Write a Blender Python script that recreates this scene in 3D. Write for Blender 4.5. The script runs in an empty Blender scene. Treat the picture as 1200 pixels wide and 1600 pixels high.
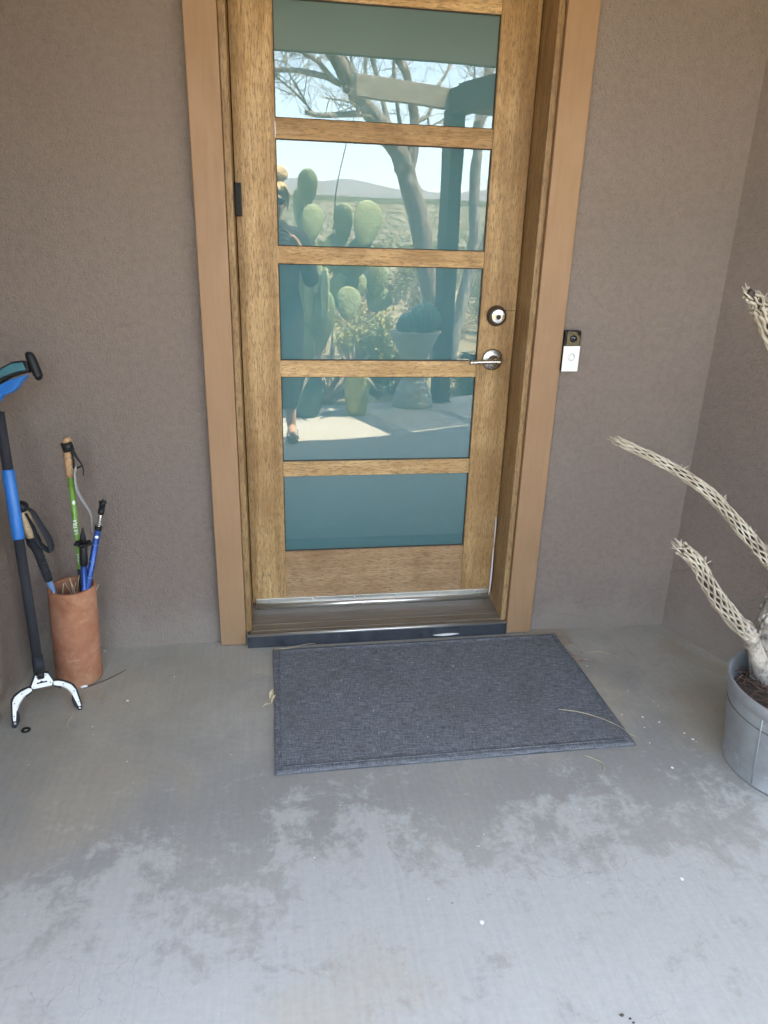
import bpy, bmesh, math, random
from mathutils import Vector, Matrix, noise as mnoise
random.seed(11)
R_ = math.radians
PI = math.pi
scene = bpy.context.scene
COL = scene.collection

# ------------------------------------------------------------------ camera
cam_d = bpy.data.cameras.new('camera')
cam = bpy.data.objects.new('camera', cam_d)
COL.objects.link(cam)
_r = Vector((0.98815, -0.15109, 0.02693)); _u = Vector((0.02822, 0.3514, 0.9358)); _f = Vector((0.15085, 0.92395, -0.3515))
cam.matrix_world = Matrix(((_r.x, _u.x, -_f.x, -0.3683), (_r.y, _u.y, -_f.y, -2.3215), (_r.z, _u.z, -_f.z, 1.374), (0, 0, 0, 1)))
cam_d.sensor_width = 36; cam_d.sensor_fit = 'HORIZONTAL'; cam_d.lens = 36 * 1108.8 / 1200
cam_d.clip_start = 0.004; cam_d.clip_end = 12000
scene.camera = cam
# ------------------------------------------------------------------ sky and sun
SUN = Vector((1.18, 0.35, 2.5)).normalized()
world = bpy.data.worlds.new('World'); scene.world = world; world.use_nodes = True
wn = world.node_tree; wn.nodes.clear()
sky = wn.nodes.new('ShaderNodeTexSky'); sky.sky_type = 'NISHITA'; sky.sun_disc = False
sky.sun_elevation = math.asin(SUN.z); sky.sun_rotation = math.atan2(SUN.x, SUN.y)
sky.altitude = 600; sky.air_density = 1.0; sky.dust_density = 1.7; sky.ozone_density = 1.0
bg = wn.nodes.new('ShaderNodeBackground'); bg.inputs['Strength'].default_value = 0.15
wo = wn.nodes.new('ShaderNodeOutputWorld')
wn.links.new(sky.outputs[0], bg.inputs[0]); wn.links.new(bg.outputs[0], wo.inputs[0])
sun_d = bpy.data.lights.new('sun', 'SUN'); sun_d.energy = 3.2; sun_d.angle = R_(0.53); sun_d.color = (1.0, 0.94, 0.85)
sun = bpy.data.objects.new('sun', sun_d); COL.objects.link(sun)
sun.rotation_euler = (-SUN).to_track_quat('-Z', 'Y').to_euler(); sun.location = (6, -2, 16)
# ------------------------------------------------------------------ render look
scene.view_settings.view_transform = 'Standard'; scene.view_settings.look = 'None'
scene.view_settings.gamma = 1; scene.view_settings.use_curve_mapping = False
scene.view_settings.exposure = 4.0
scene.view_settings.use_white_balance = True; scene.view_settings.white_balance_temperature = 7750; scene.view_settings.white_balance_tint = 10
scene.render.engine = 'CYCLES'
scene.cycles.use_denoising = True
scene.cycles.max_bounces = 10; scene.cycles.diffuse_bounces = 6; scene.cycles.glossy_bounces = 4
scene.cycles.sample_clamp_indirect = 8

# ================================================================== materials
class NM:
    def __init__(s, name, base=(.5, .5, .5), rough=.6, metal=0, spec=None, ior=None):
        s.m = bpy.data.materials.new(name); s.m.use_nodes = True
        s.t = s.m.node_tree; s.b = s.t.nodes['Principled BSDF']
        s.set('Base Color', (*base, 1)); s.set('Roughness', rough); s.set('Metallic', metal)
        if spec is not None: s.set('Specular IOR Level', spec)
        if ior is not None: s.set('IOR', ior)
        s.tc = None
    def set(s, k, v): s.b.inputs[k].default_value = v
    def lk(s, a, b): s.t.links.new(a, b)
    def nd(s, typ, **kw):
        n = s.t.nodes.new(typ)
        for k, v in kw.items(): setattr(n, k, v)
        return n
    def co(s, scale=(1, 1, 1), rot=(0, 0, 0), loc=(0, 0, 0)):
        if s.tc is None: s.tc = s.nd('ShaderNodeTexCoord')
        mp = s.nd('ShaderNodeMapping')
        mp.inputs['Scale'].default_value = scale; mp.inputs['Rotation'].default_value = rot; mp.inputs['Location'].default_value = loc
        s.lk(s.tc.outputs['Object'], mp.inputs['Vector'])
        return mp.outputs[0]
    def noise(s, v, scale, detail=4, rough=.55, dist=0):
        n = s.nd('ShaderNodeTexNoise')
        n.inputs['Scale'].default_value = scale; n.inputs['Detail'].default_value = detail
        n.inputs['Roughness'].default_value = rough; n.inputs['Distortion'].default_value = dist
        s.lk(v, n.inputs['Vector']); return n.outputs['Fac']
    def voro(s, v, scale, feature='F1', out='Distance', rnd=1):
        n = s.nd('ShaderNodeTexVoronoi', feature=feature)
        n.inputs['Scale'].default_value = scale; n.inputs['Randomness'].default_value = rnd
        s.lk(v, n.inputs['Vector']); return n.outputs[out]
    def ramp(s, f, *stops):
        n = s.nd('ShaderNodeValToRGB'); e = n.color_ramp.elements
        while len(e) < len(stops): e.new(.5)
        for i, (p, c) in enumerate(stops):
            e[i].position = p; e[i].color = (*c, 1) if isinstance(c, tuple) else (c, c, c, 1)
        s.lk(f, n.inputs[0]); return n.outputs[0]
    def mix(s, f, a, b, mode='MIX'):
        n = s.nd('ShaderNodeMix', data_type='RGBA', blend_type=mode)
        for k, v in ((0, f), (6, a), (7, b)):
            if hasattr(v, 'is_output'): s.lk(v, n.inputs[k])
            else: n.inputs[k].default_value = v if k == 0 else ((*v, 1) if isinstance(v, tuple) else (v, v, v, 1))
        return n.outputs[2]
    def mth(s, op, a, b=0, c=0):
        n = s.nd('ShaderNodeMath', operation=op)
        for k, v in ((0, a), (1, b), (2, c)):
            if hasattr(v, 'is_output'): s.lk(v, n.inputs[k])
            else: n.inputs[k].default_value = v
        return n.outputs[0]
    def rng(s, v, a, b, c=0, d=1, smooth=True):
        n = s.nd('ShaderNodeMapRange')
        if smooth: n.interpolation_type = 'SMOOTHSTEP'
        s.lk(v, n.inputs[0])
        for k, x in ((1, a), (2, b), (3, c), (4, d)): n.inputs[k].default_value = x
        return n.outputs[0]
    def xyz(s, v):
        n = s.nd('ShaderNodeSeparateXYZ'); s.lk(v, n.inputs[0]); return n.outputs
    def color(s, c): s.lk(c, s.b.inputs['Base Color'])
    def rough(s, c): s.lk(c, s.b.inputs['Roughness'])
    def bump(s, h, strength=.3, dist=.002):
        n = s.nd('ShaderNodeBump'); n.inputs['Strength'].default_value = strength; n.inputs['Distance'].default_value = dist
        s.lk(h, n.inputs['Height']); s.lk(n.outputs[0], s.b.inputs['Normal'])

M = {}
def simple(name, base, rough=.55, metal=0, var=.12, vscale=30, bump=0, bscale=200, spec=None, stretch=(1, 1, 1)):
    """painted / moulded surface with gentle tone variation and fine relief"""
    m = NM(name, base, rough, metal, spec)
    v = m.co(stretch)
    n = m.noise(v, vscale, 5)
    lo = tuple(c * (1 - var) for c in base); hi = tuple(min(1, c * (1 + var)) for c in base)
    m.color(m.ramp(n, (.3, lo), (.7, hi)))
    m.rough(m.rng(n, .2, .8, max(0, rough - .08), min(1, rough + .08)))
    if bump: m.bump(m.noise(v, bscale, 4), bump, .002)
    M[name] = m.m; return m.m

# stucco
m = NM('stucco_taupe', rough=.92, spec=.25)
v = m.co()
big = m.noise(v, 1.1, 4, .5); mid = m.noise(v, 48, 4, .6); fine = m.noise(v, 165, 3, .7); grit = m.noise(v, 330, 2, .6)
c = m.ramp(big, (.3, (.236, .186, .155)), (.7, (.278, .220, .184)))
c = m.mix(m.rng(mid, .35, .7), c, (.90, .90, .90), 'MULTIPLY')
c = m.mix(m.rng(fine, .56, .72, 0, .5), c, (.6, .55, .52), 'MULTIPLY')
vo = m.voro(v, 26)
c = m.mix(m.rng(vo, .012, .03, .35, 0), c, (.55, .5, .46))
Xw = m.xyz(v); spl = m.noise(m.co((1, 1, .6), (0, 0, 0), (3, 1, 2)), 7, 6, .65)
c = m.mix(m.mth('MULTIPLY', m.rng(m.mth('SUBTRACT', m.mth('MULTIPLY', spl, .34), Xw[2]), .0, .12), .45), c, (.33, .285, .235))   # dust splashed up from the slab
crk = m.voro(m.co((1, 1, 2.2), (0, 0, .4)), .9, 'DISTANCE_TO_EDGE')
ds = m.noise(v, 9, 4, .6)
crk2 = m.mth('ADD', crk, m.mth('MULTIPLY', m.mth('SUBTRACT', ds, .5), .06))
c = m.mix(m.mth('MULTIPLY', m.rng(crk2, .0, .0022, .22, 0), m.rng(big, .5, .62)), c, (.10, .08, .07))
m.color(c)
h = m.mth('ADD', m.mth('MULTIPLY', fine, .7), m.mth('ADD', m.mth('MULTIPLY', grit, .3), m.mth('MULTIPLY', mid, .6)))
m.bump(h, .9, .008)
M['stucco'] = m.m
# concrete
m = NM('patio_concrete', rough=.8, spec=.3)
v = m.co(); X = m.xyz(v)
n1 = m.noise(v, 1.1, 6, .6, .3); n2 = m.noise(v, 2.3, 6, .6, .6); n3 = m.noise(v, 9, 12, .72, .4); n4 = m.noise(v, 60, 4, .7); n6 = m.noise(v, 42, 6, .75)
n5 = m.noise(m.co((1, 1, 1), (0, 0, 0), (4.2, 1.7, 0)), 3.1, 8, .62, .4)
strk = m.noise(m.co((95, 4, 1), (0, 0, .03)), 1, 3, .5)
strk2 = m.noise(m.co((4, 110, 1), (0, 0, .12)), 1, 3, .5)
c = m.ramp(n1, (.30, (.275, .250, .200)), (.5, (.36, .336, .283)), (.70, (.43, .405, .350)))
c = m.mix(m.rng(n2, .53, .70, 0, .65), c, (.325, .25, .165))
c = m.mix(m.rng(n5, .54, .68, 0, .55), c, (.255, .243, .228))
yedge = m.mth('ADD', X[1], m.mth('MULTIPLY', m.mth('SUBTRACT', n2, .5), 1.1))
zone = m.rng(yedge, -.62, -1.30)                                # 1 away from the wall, where the sealer has worn off
bloom = m.mth('ADD', m.mth('ADD', n3, m.mth('MULTIPLY', m.mth('SUBTRACT', n6, .5), .35)), m.mth('MULTIPLY', m.mth('SUBTRACT', zone, .5), .30))
patch = m.mth('MULTIPLY', m.rng(bloom, .45, .62), m.rng(X[1], -.5, -.8))
sealed = m.mth('MULTIPLY', m.rng(yedge, -.45, -.8), m.rng(yedge, -1.75, -1.15))
c = m.mix(m.mth('MULTIPLY', sealed, .72), c, (.265, .256, .235))
cloud = m.mth('MULTIPLY', m.rng(m.mth('ADD', n2, m.mth('MULTIPLY', m.mth('SUBTRACT', zone, .5), .30)), .40, .66), m.rng(X[1], -.4, -.9))
c = m.mix(m.mth('MULTIPLY', cloud, .42), c, (.455, .44, .395))
n7 = m.noise(m.co((1, 1, 1), (0, 0, 0), (7.7, 3.1, 0)), 5, 12, .74, .5)
c = m.mix(m.mth('MULTIPLY', m.rng(n7, .56, .64), m.mth('MULTIPLY', zone, .5)), c, (.285, .275, .255))
c = m.mix(m.mth('MULTIPLY', patch, .72), c, (.485, .47, .43))
n8 = m.noise(m.co((1, 1, 1), (0, 0, 0), (2.3, 9.1, 0)), 1.7, 4, .5)
c = m.mix(m.rng(n8, .53, .70, 0, .5), c, (.44, .375, .275))
c = m.mix(m.rng(strk, .35, .65, 0, .22), c, (.8, .8, .82), 'MULTIPLY')
c = m.mix(m.rng(strk2, .4, .7, 0, .10), c, (.8, .8, .8), 'MULTIPLY')
c = m.mix(m.rng(n4, .35, .7, 0, .25), c, (.72, .72, .72), 'MULTIPLY')
wv = m.nd('ShaderNodeVectorMath', operation='ADD')
m.lk(v, wv.inputs[0])
wsc = m.nd('ShaderNodeVectorMath', operation='SCALE'); wsc.inputs['Scale'].default_value = .16
nc = m.nd('ShaderNodeTexNoise'); nc.inputs['Scale'].default_value = 9; nc.inputs['Detail'].default_value = 5
m.lk(v, nc.inputs['Vector']); m.lk(nc.outputs['Color'], wsc.inputs[0]); m.lk(wsc.outputs[0], wv.inputs[1])
cr = m.voro(wv.outputs[0], 9.5, 'DISTANCE_TO_EDGE')
crm = m.mth('MULTIPLY', m.rng(cr, 0, .014, .75, 0), m.mth('MULTIPLY', zone, m.rng(n1, .42, .6)))
c = m.mix(crm, c, (.24, .225, .21))
sp = m.voro(v, 24)
c = m.mix(m.rng(sp, .02, .035, .45, 0), c, (.72, .71, .68))
sp2 = m.voro(m.co((1, 1, 1), (0, 0, 1)), 9)
c = m.mix(m.rng(sp2, .012, .03, .75, 0), c, (.12, .10, .085))
m.color(c)
m.rough(m.rng(patch, 0, 1, .62, .88))
m.bump(m.mth('ADD', m.mth('MULTIPLY', n4, .5), m.mth('ADD', m.mth('MULTIPLY', strk, .5), m.mth('MULTIPLY', cr, .0))), .25, .003)
M['concrete'] = m.m
# door timber, grain along z (stiles) or x (rails)
def wood(name, axis, tones, gloss=.45):
    m = NM(name, rough=gloss, spec=.4)
    st = {'z': (1, 1, .055), 'x': (.055, 1, 1)}[axis]; fl = {'z': (1, 1, .10), 'x': (.10, 1, 1)}[axis]
    def rnd_co(sc):                                                   # every board cut from another part of the log
        oi = m.nd('ShaderNodeObjectInfo'); ad = m.nd('ShaderNodeVectorMath', operation='MULTIPLY_ADD')
        cb = m.nd('ShaderNodeCombineXYZ')
        for k_ in range(3): m.lk(oi.outputs['Random'], cb.inputs[k_])
        m.lk(cb.outputs[0], ad.inputs[0]); ad.inputs[1].default_value = (37, 23, 41); m.lk(m.co(sc), ad.inputs[2]); return ad.outputs[0], oi.outputs['Random']
    (v, ro), (u, _), (w, _) = rnd_co(st), rnd_co(fl), rnd_co((1, 1, 1))
    broad = m.noise(v, 16, 6, .6, .6); grain = m.noise(v, 95, 5, .6, .4); pores = m.noise(u, 330, 3, .7); pore2 = m.noise(m.co({'z': (1, 1, .2), 'x': (.2, 1, 1)}[axis], (0, 0, 0), (.3, .2, .7)), 190, 3, .65); fig = m.noise(w, 5, 4, .6, .8)
    c = m.ramp(broad, (.28, tones[0]), (.5, tones[1]), (.72, tones[2]))
    c = m.mix(m.rng(grain, .38, .66, 0, .5), c, (.70, .60, .50), 'MULTIPLY')
    c = m.mix(m.rng(fig, .4, .66, 0, .6), c, (.66, .58, .48), 'MULTIPLY')
    c = m.mix(m.rng(pores, .50, .64, 0, .7), c, tuple(t * .30 for t in tones[1]))
    c = m.mix(m.rng(pore2, .53, .66, 0, .6), c, tuple(t * .34 for t in tones[1]))
    c = m.mix(m.mth('MULTIPLY', ro, .8), c, (.80, .78, .74), 'MULTIPLY')
    m.color(c)
    m.rough(m.rng(grain, .3, .7, gloss - .07, gloss + .1))
    m.bump(m.mth('SUBTRACT', m.mth('MULTIPLY', grain, .4), m.rng(pores, .5, .64)), .3, .0012)
    M[name] = m.m
T = ((.32, .182, .076), (.49, .306, .136), (.67, .455, .232))
wood('wood_stile', 'z', T); wood('wood_rail', 'x', tuple(tuple(min(1, c * 1.05) for c in t) for t in T))
T2 = ((.29, .17, .075), (.36, .22, .10), (.43, .275, .135))
wood('wood_jamb', 'z', T2)
wood('wood_kick', 'x', ((.33, .20, .10), (.40, .25, .135), (.47, .31, .175)))
m = NM('clear_glass'); t_ = m.t
tr_n = m.nd('ShaderNodeBsdfTransparent'); gl_n = m.nd('ShaderNodeBsdfAnisotropic'); gl_n.inputs['Roughness'].default_value = .0; gl_n.inputs['Color'].default_value = (.97, 1, .985, 1)
fr_n = m.nd('ShaderNodeFresnel'); fr_n.inputs['IOR'].default_value = 2.0
mx_n = m.nd('ShaderNodeMixShader'); m.lk(fr_n.outputs[0], mx_n.inputs[0]); m.lk(tr_n.outputs[0], mx_n.inputs[1]); m.lk(gl_n.outputs[0], mx_n.inputs[2])
wv_n = m.nd('ShaderNodeBump'); wv_n.inputs['Strength'].default_value = .035; wv_n.inputs['Distance'].default_value = .004
m.lk(m.noise(m.co(), 5, 1), wv_n.inputs['Height']); m.lk(wv_n.outputs[0], gl_n.inputs['Normal'])
m.lk(mx_n.outputs[0], m.t.nodes['Material Output'].inputs['Surface']); M['glass'] = m.m
m = NM('etched_film', (.12, .25, .26), .9, spec=.1)
n = m.noise(m.co(), 2.2, 3); m.color(m.ramp(n, (.3, (.118, .252, .270)), (.7, (.125, .266, .285)))); M['film'] = m.m
m = NM('casing_paint', rough=.55)
v = m.co((1, 1, .12)); w = m.co(); br = m.noise(v, 60, 4, .6); bl = m.noise(w, 4, 5, .6); X = m.xyz(w)
c = m.ramp(bl, (.3, (.268, .151, .075)), (.7, (.315, .181, .093)))
c = m.mix(m.rng(br, .4, .7, 0, .22), c, (.78, .76, .74), 'MULTIPLY')
sc_ = m.noise(w, 38, 5, .7); foot = m.rng(X[2], .30, .0)
c = m.mix(m.mth('MULTIPLY', m.rng(sc_, .50, .66), m.mth('MULTIPLY', foot, .5)), c, (.22, .165, .115))
vo = m.voro(w, 17); c = m.mix(m.rng(vo, .025, .045, .5, 0), c, (.20, .12, .07))
m.color(c); m.rough(m.rng(br, .3, .7, .48, .64)); m.bump(m.mth('ADD', br, sc_), .22, .0015); M['casing_paint'] = m.m
simple('gasket', (.035, .03, .026), .7)
simple('aluminium', (.62, .60, .55), .33, .9, .1, 25, .05, 300, None, (.1, 1, 1))
simple('bronze_sill', (.15, .115, .08), .55, .2, .25, 60, .3, 150, None, (.08, 1, 1))
simple('dark_sill', (.030, .035, .043), .5, .1, .3, 30, .2)
simple('nickel', (.52, .49, .44), .28, 1, .1, 90)
simple('bronze', (.12, .095, .075), .42, .8, .15, 60)
simple('steel', (.72, .72, .71), .22, 1, .06, 80)
simple('key_slot', (.02, .02, .02), .6)
simple('black_plastic', (.012, .012, .013), .5, 0, .2, 50, .15, 300, .3)
simple('black_gloss', (.012, .011, .011), .05, 0, .05)
simple('white_plastic', (.74, .74, .72), .38, 0, .04, 20)
simple('white_strip', (.72, .71, .70), .6, 0, .08, 40)
simple('black_foam', (.016, .017, .022), .85, 0, .35, 70, .5, 260)
simple('blue_plastic', (.010, .135, .42), .4, 0, .08, 20)
simple('teal_rubber', (.035, .14, .165), .6, 0, .15, 40, .2, 300)
simple('cork_pale', (.62, .46, .27), .85, 0, .22, 120, .5, 300)
simple('cork', (.40, .235, .12), .85, 0, .35, 110, .5, 300)
simple('green_paint', (.15, .30, .05), .3, 0, .1, 20)
simple('blue_paint', (.018, .065, .24), .28, .35, .15, 20)
simple('pale_blue', (.10, .20, .36), .35, 0, .12, 20)
simple('print_white', (.8, .82, .75), .5, 0, .03)
simple('grey_strap', (.30, .30, .30), .6, 0, .15, 120, .3, 400)
# terracotta
m = NM('terracotta', rough=.9, spec=.2)
v = m.co(); X = m.xyz(v)
n1 = m.noise(m.co((1, 1, 1)), 9, 6, .66, .3); n2 = m.noise(v, 70, 5, .65)
c = m.ramp(n1, (.30, (.235, .090, .050)), (.5, (.34, .148, .083)), (.72, (.45, .25, .148)))
c = m.mix(m.rng(n2, .55, .75, 0, .45), c, (.52, .335, .24))
band = m.noise(m.co((2, 2, 16), (.08, .05, 0)), 3, 5, .7)
c = m.mix(m.mth('MULTIPLY', m.rng(band, .58, .7, 0, .5), m.rng(X[2], .2, .04)), c, (.5, .37, .30))
m.color(c); m.bump(m.mth('ADD', m.mth('MULTIPLY', n1, .6), m.mth('MULTIPLY', n2, .5)), .35, .004); M['terracotta'] = m.m
# galvanised tub
m = NM('galvanised', rough=.5, metal=.45)
v = m.co(); vo = m.voro(v, 34); n1 = m.noise(v, 6, 6, .6); n2 = m.noise(v, 30, 5, .7)
c = m.ramp(n1, (.3, (.295, .30, .30)), (.7, (.40, .405, .40)))
c = m.mix(.16, c, vo, 'MULTIPLY')
c = m.mix(m.rng(n2, .62, .7, 0, .5), c, (.48, .5, .52))
sp = m.voro(v, 11)
c = m.mix(m.mth('MULTIPLY', m.rng(sp, .06, .1, .9, 0), m.rng(n2, .45, .5)), c, (.78, .79, .8))
m.color(c); m.rough(m.rng(n1, .3, .7, .42, .62)); m.bump(n1, .15, .004); M['galvanised'] = m.m
# weave of the mat
m = NM('mat_weave', rough=.95, spec=.15)
a = m.noise(m.co((26, 260, 1)), 1, 3, .7); b = m.noise(m.co((260, 40, 1)), 1, 3, .6); d = m.noise(m.co(), 5, 5, .6); e = m.noise(m.co(), 420, 2, .6)
f = m.mth('ADD', m.mth('MULTIPLY', a, .55), m.mth('ADD', m.mth('MULTIPLY', b, .35), m.mth('MULTIPLY', e, .22)))
c = m.ramp(f, (.40, (.056, .060, .066)), (.56, (.140, .148, .158)), (.72, (.28, .29, .30)))
c = m.mix(m.rng(d, .45, .75, 0, .4), c, (.105, .098, .088))
m.color(c); m.bump(f, .8, .004); M['weave'] = m.m
simple('mat_edge', (.045, .05, .06), .95, 0, .3, 200, .6, 500)
# cholla wood, soil
m = NM('cholla_wood', rough=.8)
v = m.co(); n1 = m.noise(v, 18, 5, .65); n2 = m.noise(v, 110, 4, .6)
c = m.ramp(n1, (.3, (.23, .185, .135)), (.52, (.39, .33, .25)), (.75, (.56, .50, .40)))
c = m.mix(m.rng(n2, .5, .72, 0, .55), c, (.26, .20, .15))
m.color(c); m.bump(n2, .5, .003); M['cholla'] = m.m
simple('cholla_hollow_shade', (.045, .035, .028), .9, 0, .3, 60)  # near-black tone painting the shade inside the hollow branches
m = NM('cholla_bark', rough=.9)
v = m.co(); n1 = m.noise(v, 26, 6, .7); n2 = m.noise(v, 90, 4, .6)
c = m.ramp(n1, (.36, (.11, .09, .075)), (.48, (.34, .29, .235)), (.72, (.58, .52, .42)))
m.color(c); m.bump(m.mth('ADD', n1, n2), .7, .006); M['cholla_bark'] = m.m
simple('soil', (.06, .043, .032), .95, 0, .5, 60, .8, 120)
simple('dry_needle', (.16, .09, .06), .9, 0, .4, 30)
simple('dry_grass', (.52, .43, .27), .85, 0, .25, 40)
simple('dry_leaf', (.36, .27, .20), .8, 0, .3, 25)
simple('twig_dark', (.07, .055, .045), .9, 0, .3, 30)
simple('chip_white', (.72, .71, .68), .8, 0, .1, 40)
# outdoor
m = NM('desert_soil', rough=.95, spec=.15)
v = m.co(); n1 = m.noise(v, .05, 6, .6); n2 = m.noise(v, 1.7, 6, .65); n3 = m.noise(v, 30, 5, .7); n4 = m.noise(v, .5, 5, .6)
c = m.ramp(n2, (.3, (.24, .19, .125)), (.7, (.38, .315, .215)))
c = m.mix(m.rng(n1, .42, .65, 0, .7), c, (.22, .19, .115))
c = m.mix(m.rng(n4, .55, .7, 0, .4), c, (.20, .175, .11))
c = m.mix(m.rng(n3, .5, .75, 0, .5), c, (.6, .58, .55), 'MULTIPLY')
ln = m.nd('ShaderNodeVectorMath', operation='LENGTH'); m.lk(v, ln.inputs[0])
sc1 = m.noise(v, .30, 6, .65); sc2 = m.noise(v, .045, 5, .6)
c = m.mix(m.mth('MULTIPLY', m.rng(m.mth('ADD', sc1, m.mth('MULTIPLY', m.mth('SUBTRACT', sc2, .5), .5)), .40, .56, 0, .92), m.rng(ln.outputs['Value'], 35, 170)), c, (.085, .088, .05))
m.color(c); m.bump(m.mth('ADD', n3, n2), .6, .03); M['soil_desert'] = m.m
m = NM('hill_rock', rough=.95, spec=.1)
v = m.co(); n1 = m.noise(v, .006, 8, .7); n2 = m.noise(v, .04, 6, .7)
c = m.ramp(n1, (.3, (.12, .105, .09)), (.7, (.22, .195, .17)))
c = m.mix(m.rng(n2, .5, .65, 0, .7), c, (.10, .10, .07)); m.color(c); M['hill'] = m.m
def bark(name, lo, hi, pale):
    m = NM(name, rough=.95, spec=.15)
    v = m.co((1, 1, .35)); n1 = m.noise(v, 22, 6, .7, .5); n2 = m.noise(v, 60, 5, .7)
    c = m.ramp(n1, (.33, lo), (.55, hi), (.72, pale)); c = m.mix(m.rng(n2, .5, .7, 0, .6), c, lo)
    m.color(c); m.bump(m.mth('ADD', n1, n2), 1, .02); M[name] = m.m
bark('bark_tree', (.10, .08, .065), (.27, .235, .20), (.46, .42, .36))
bark('bark_pale', (.16, .14, .12), (.36, .33, .29), (.55, .51, .45))
simple('twig', (.42, .385, .33), .9, 0, .25, 8)
def leafy(name, lo, hi, scale=14, rough=.7):
    m = NM(name, rough=rough, spec=.3)
    v = m.co(); n = m.noise(v, scale, 4, .6); m.color(m.ramp(n, (.32, lo), (.68, hi))); M[name] = m.m
leafy('leaf_creosote', (.075, .088, .03), (.20, .205, .085)); leafy('leaf_grey', (.11, .11, .065), (.23, .22, .14))
leafy('leaf_yellow', (.27, .275, .10), (.46, .44, .20)); leafy('leaf_dry', (.30, .24, .13), (.50, .41, .25)); leafy('leaf_agave', (.20, .155, .13), (.44, .37, .32))
m = NM('cactus_skin', rough=.6, spec=.35)
v = m.co(); n = m.noise(v, 7, 5, .6); vo = m.voro(v, 38, rnd=.55)
c = m.ramp(n, (.3, (.215, .275, .145)), (.7, (.37, .425, .225)))
c = m.mix(m.rng(vo, .14, .3, .55, 0), c, (.46, .44, .28)); m.color(c)
m.bump(m.rng(vo, .0, .75, 1, 0), .35, .008); M['cactus'] = m.m
m = NM('cactus_ball', rough=.6, spec=.3)
v = m.co(); n = m.noise(v, 30, 5, .6); m.color(m.ramp(n, (.3, (.05, .12, .11)), (.7, (.17, .29, .26)))); M['cactus_ball'] = m.m
simple('spine', (.62, .56, .42), .7)
simple('glaze_teal', (.035, .075, .075), .25, 0, .3, 9)
simple('glaze_yellow', (.40, .41, .13), .3, 0, .12, 8)
simple('cast_stone', (.42, .42, .37), .85, 0, .14, 12, .3, 90)
simple('post_stain_shade', (.048, .040, .034), .75, 0, .3, 30, .4, 80, None, (1, 1, .08))  # post colour darkened to carry the shade of the slatted roof
simple('beam_stain', (.30, .25, .185), .8, 0, .25, 30, .4, 80, None, (.08, 1, 1))
simple('rafter_stain', (.075, .062, .05), .8, 0, .3, 20)
simple('ceiling_paint', (.52, .44, .32), .9, 0, .05, 6, .2, 120)
simple('roof_felt', (.35, .32, .28), .9, 0, .1, 10)
simple('skin', (.56, .32, .225), .5, 0, .06, 12)
simple('hair_blond', (.58, .42, .20), .45, 0, .3, 60, .7, 180, None, (1, 1, .2))
simple('cloth_black', (.012, .012, .014), .85, 0, .3, 12)
m = NM('sandal_print', rough=.6)
vo = m.voro(m.co(), 45); m.color(m.ramp(vo, (.32, (.03, .035, .05)), (.42, (.62, .62, .62)))); M['sandal'] = m.m
simple('sole', (.28, .2, .13), .8)

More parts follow.
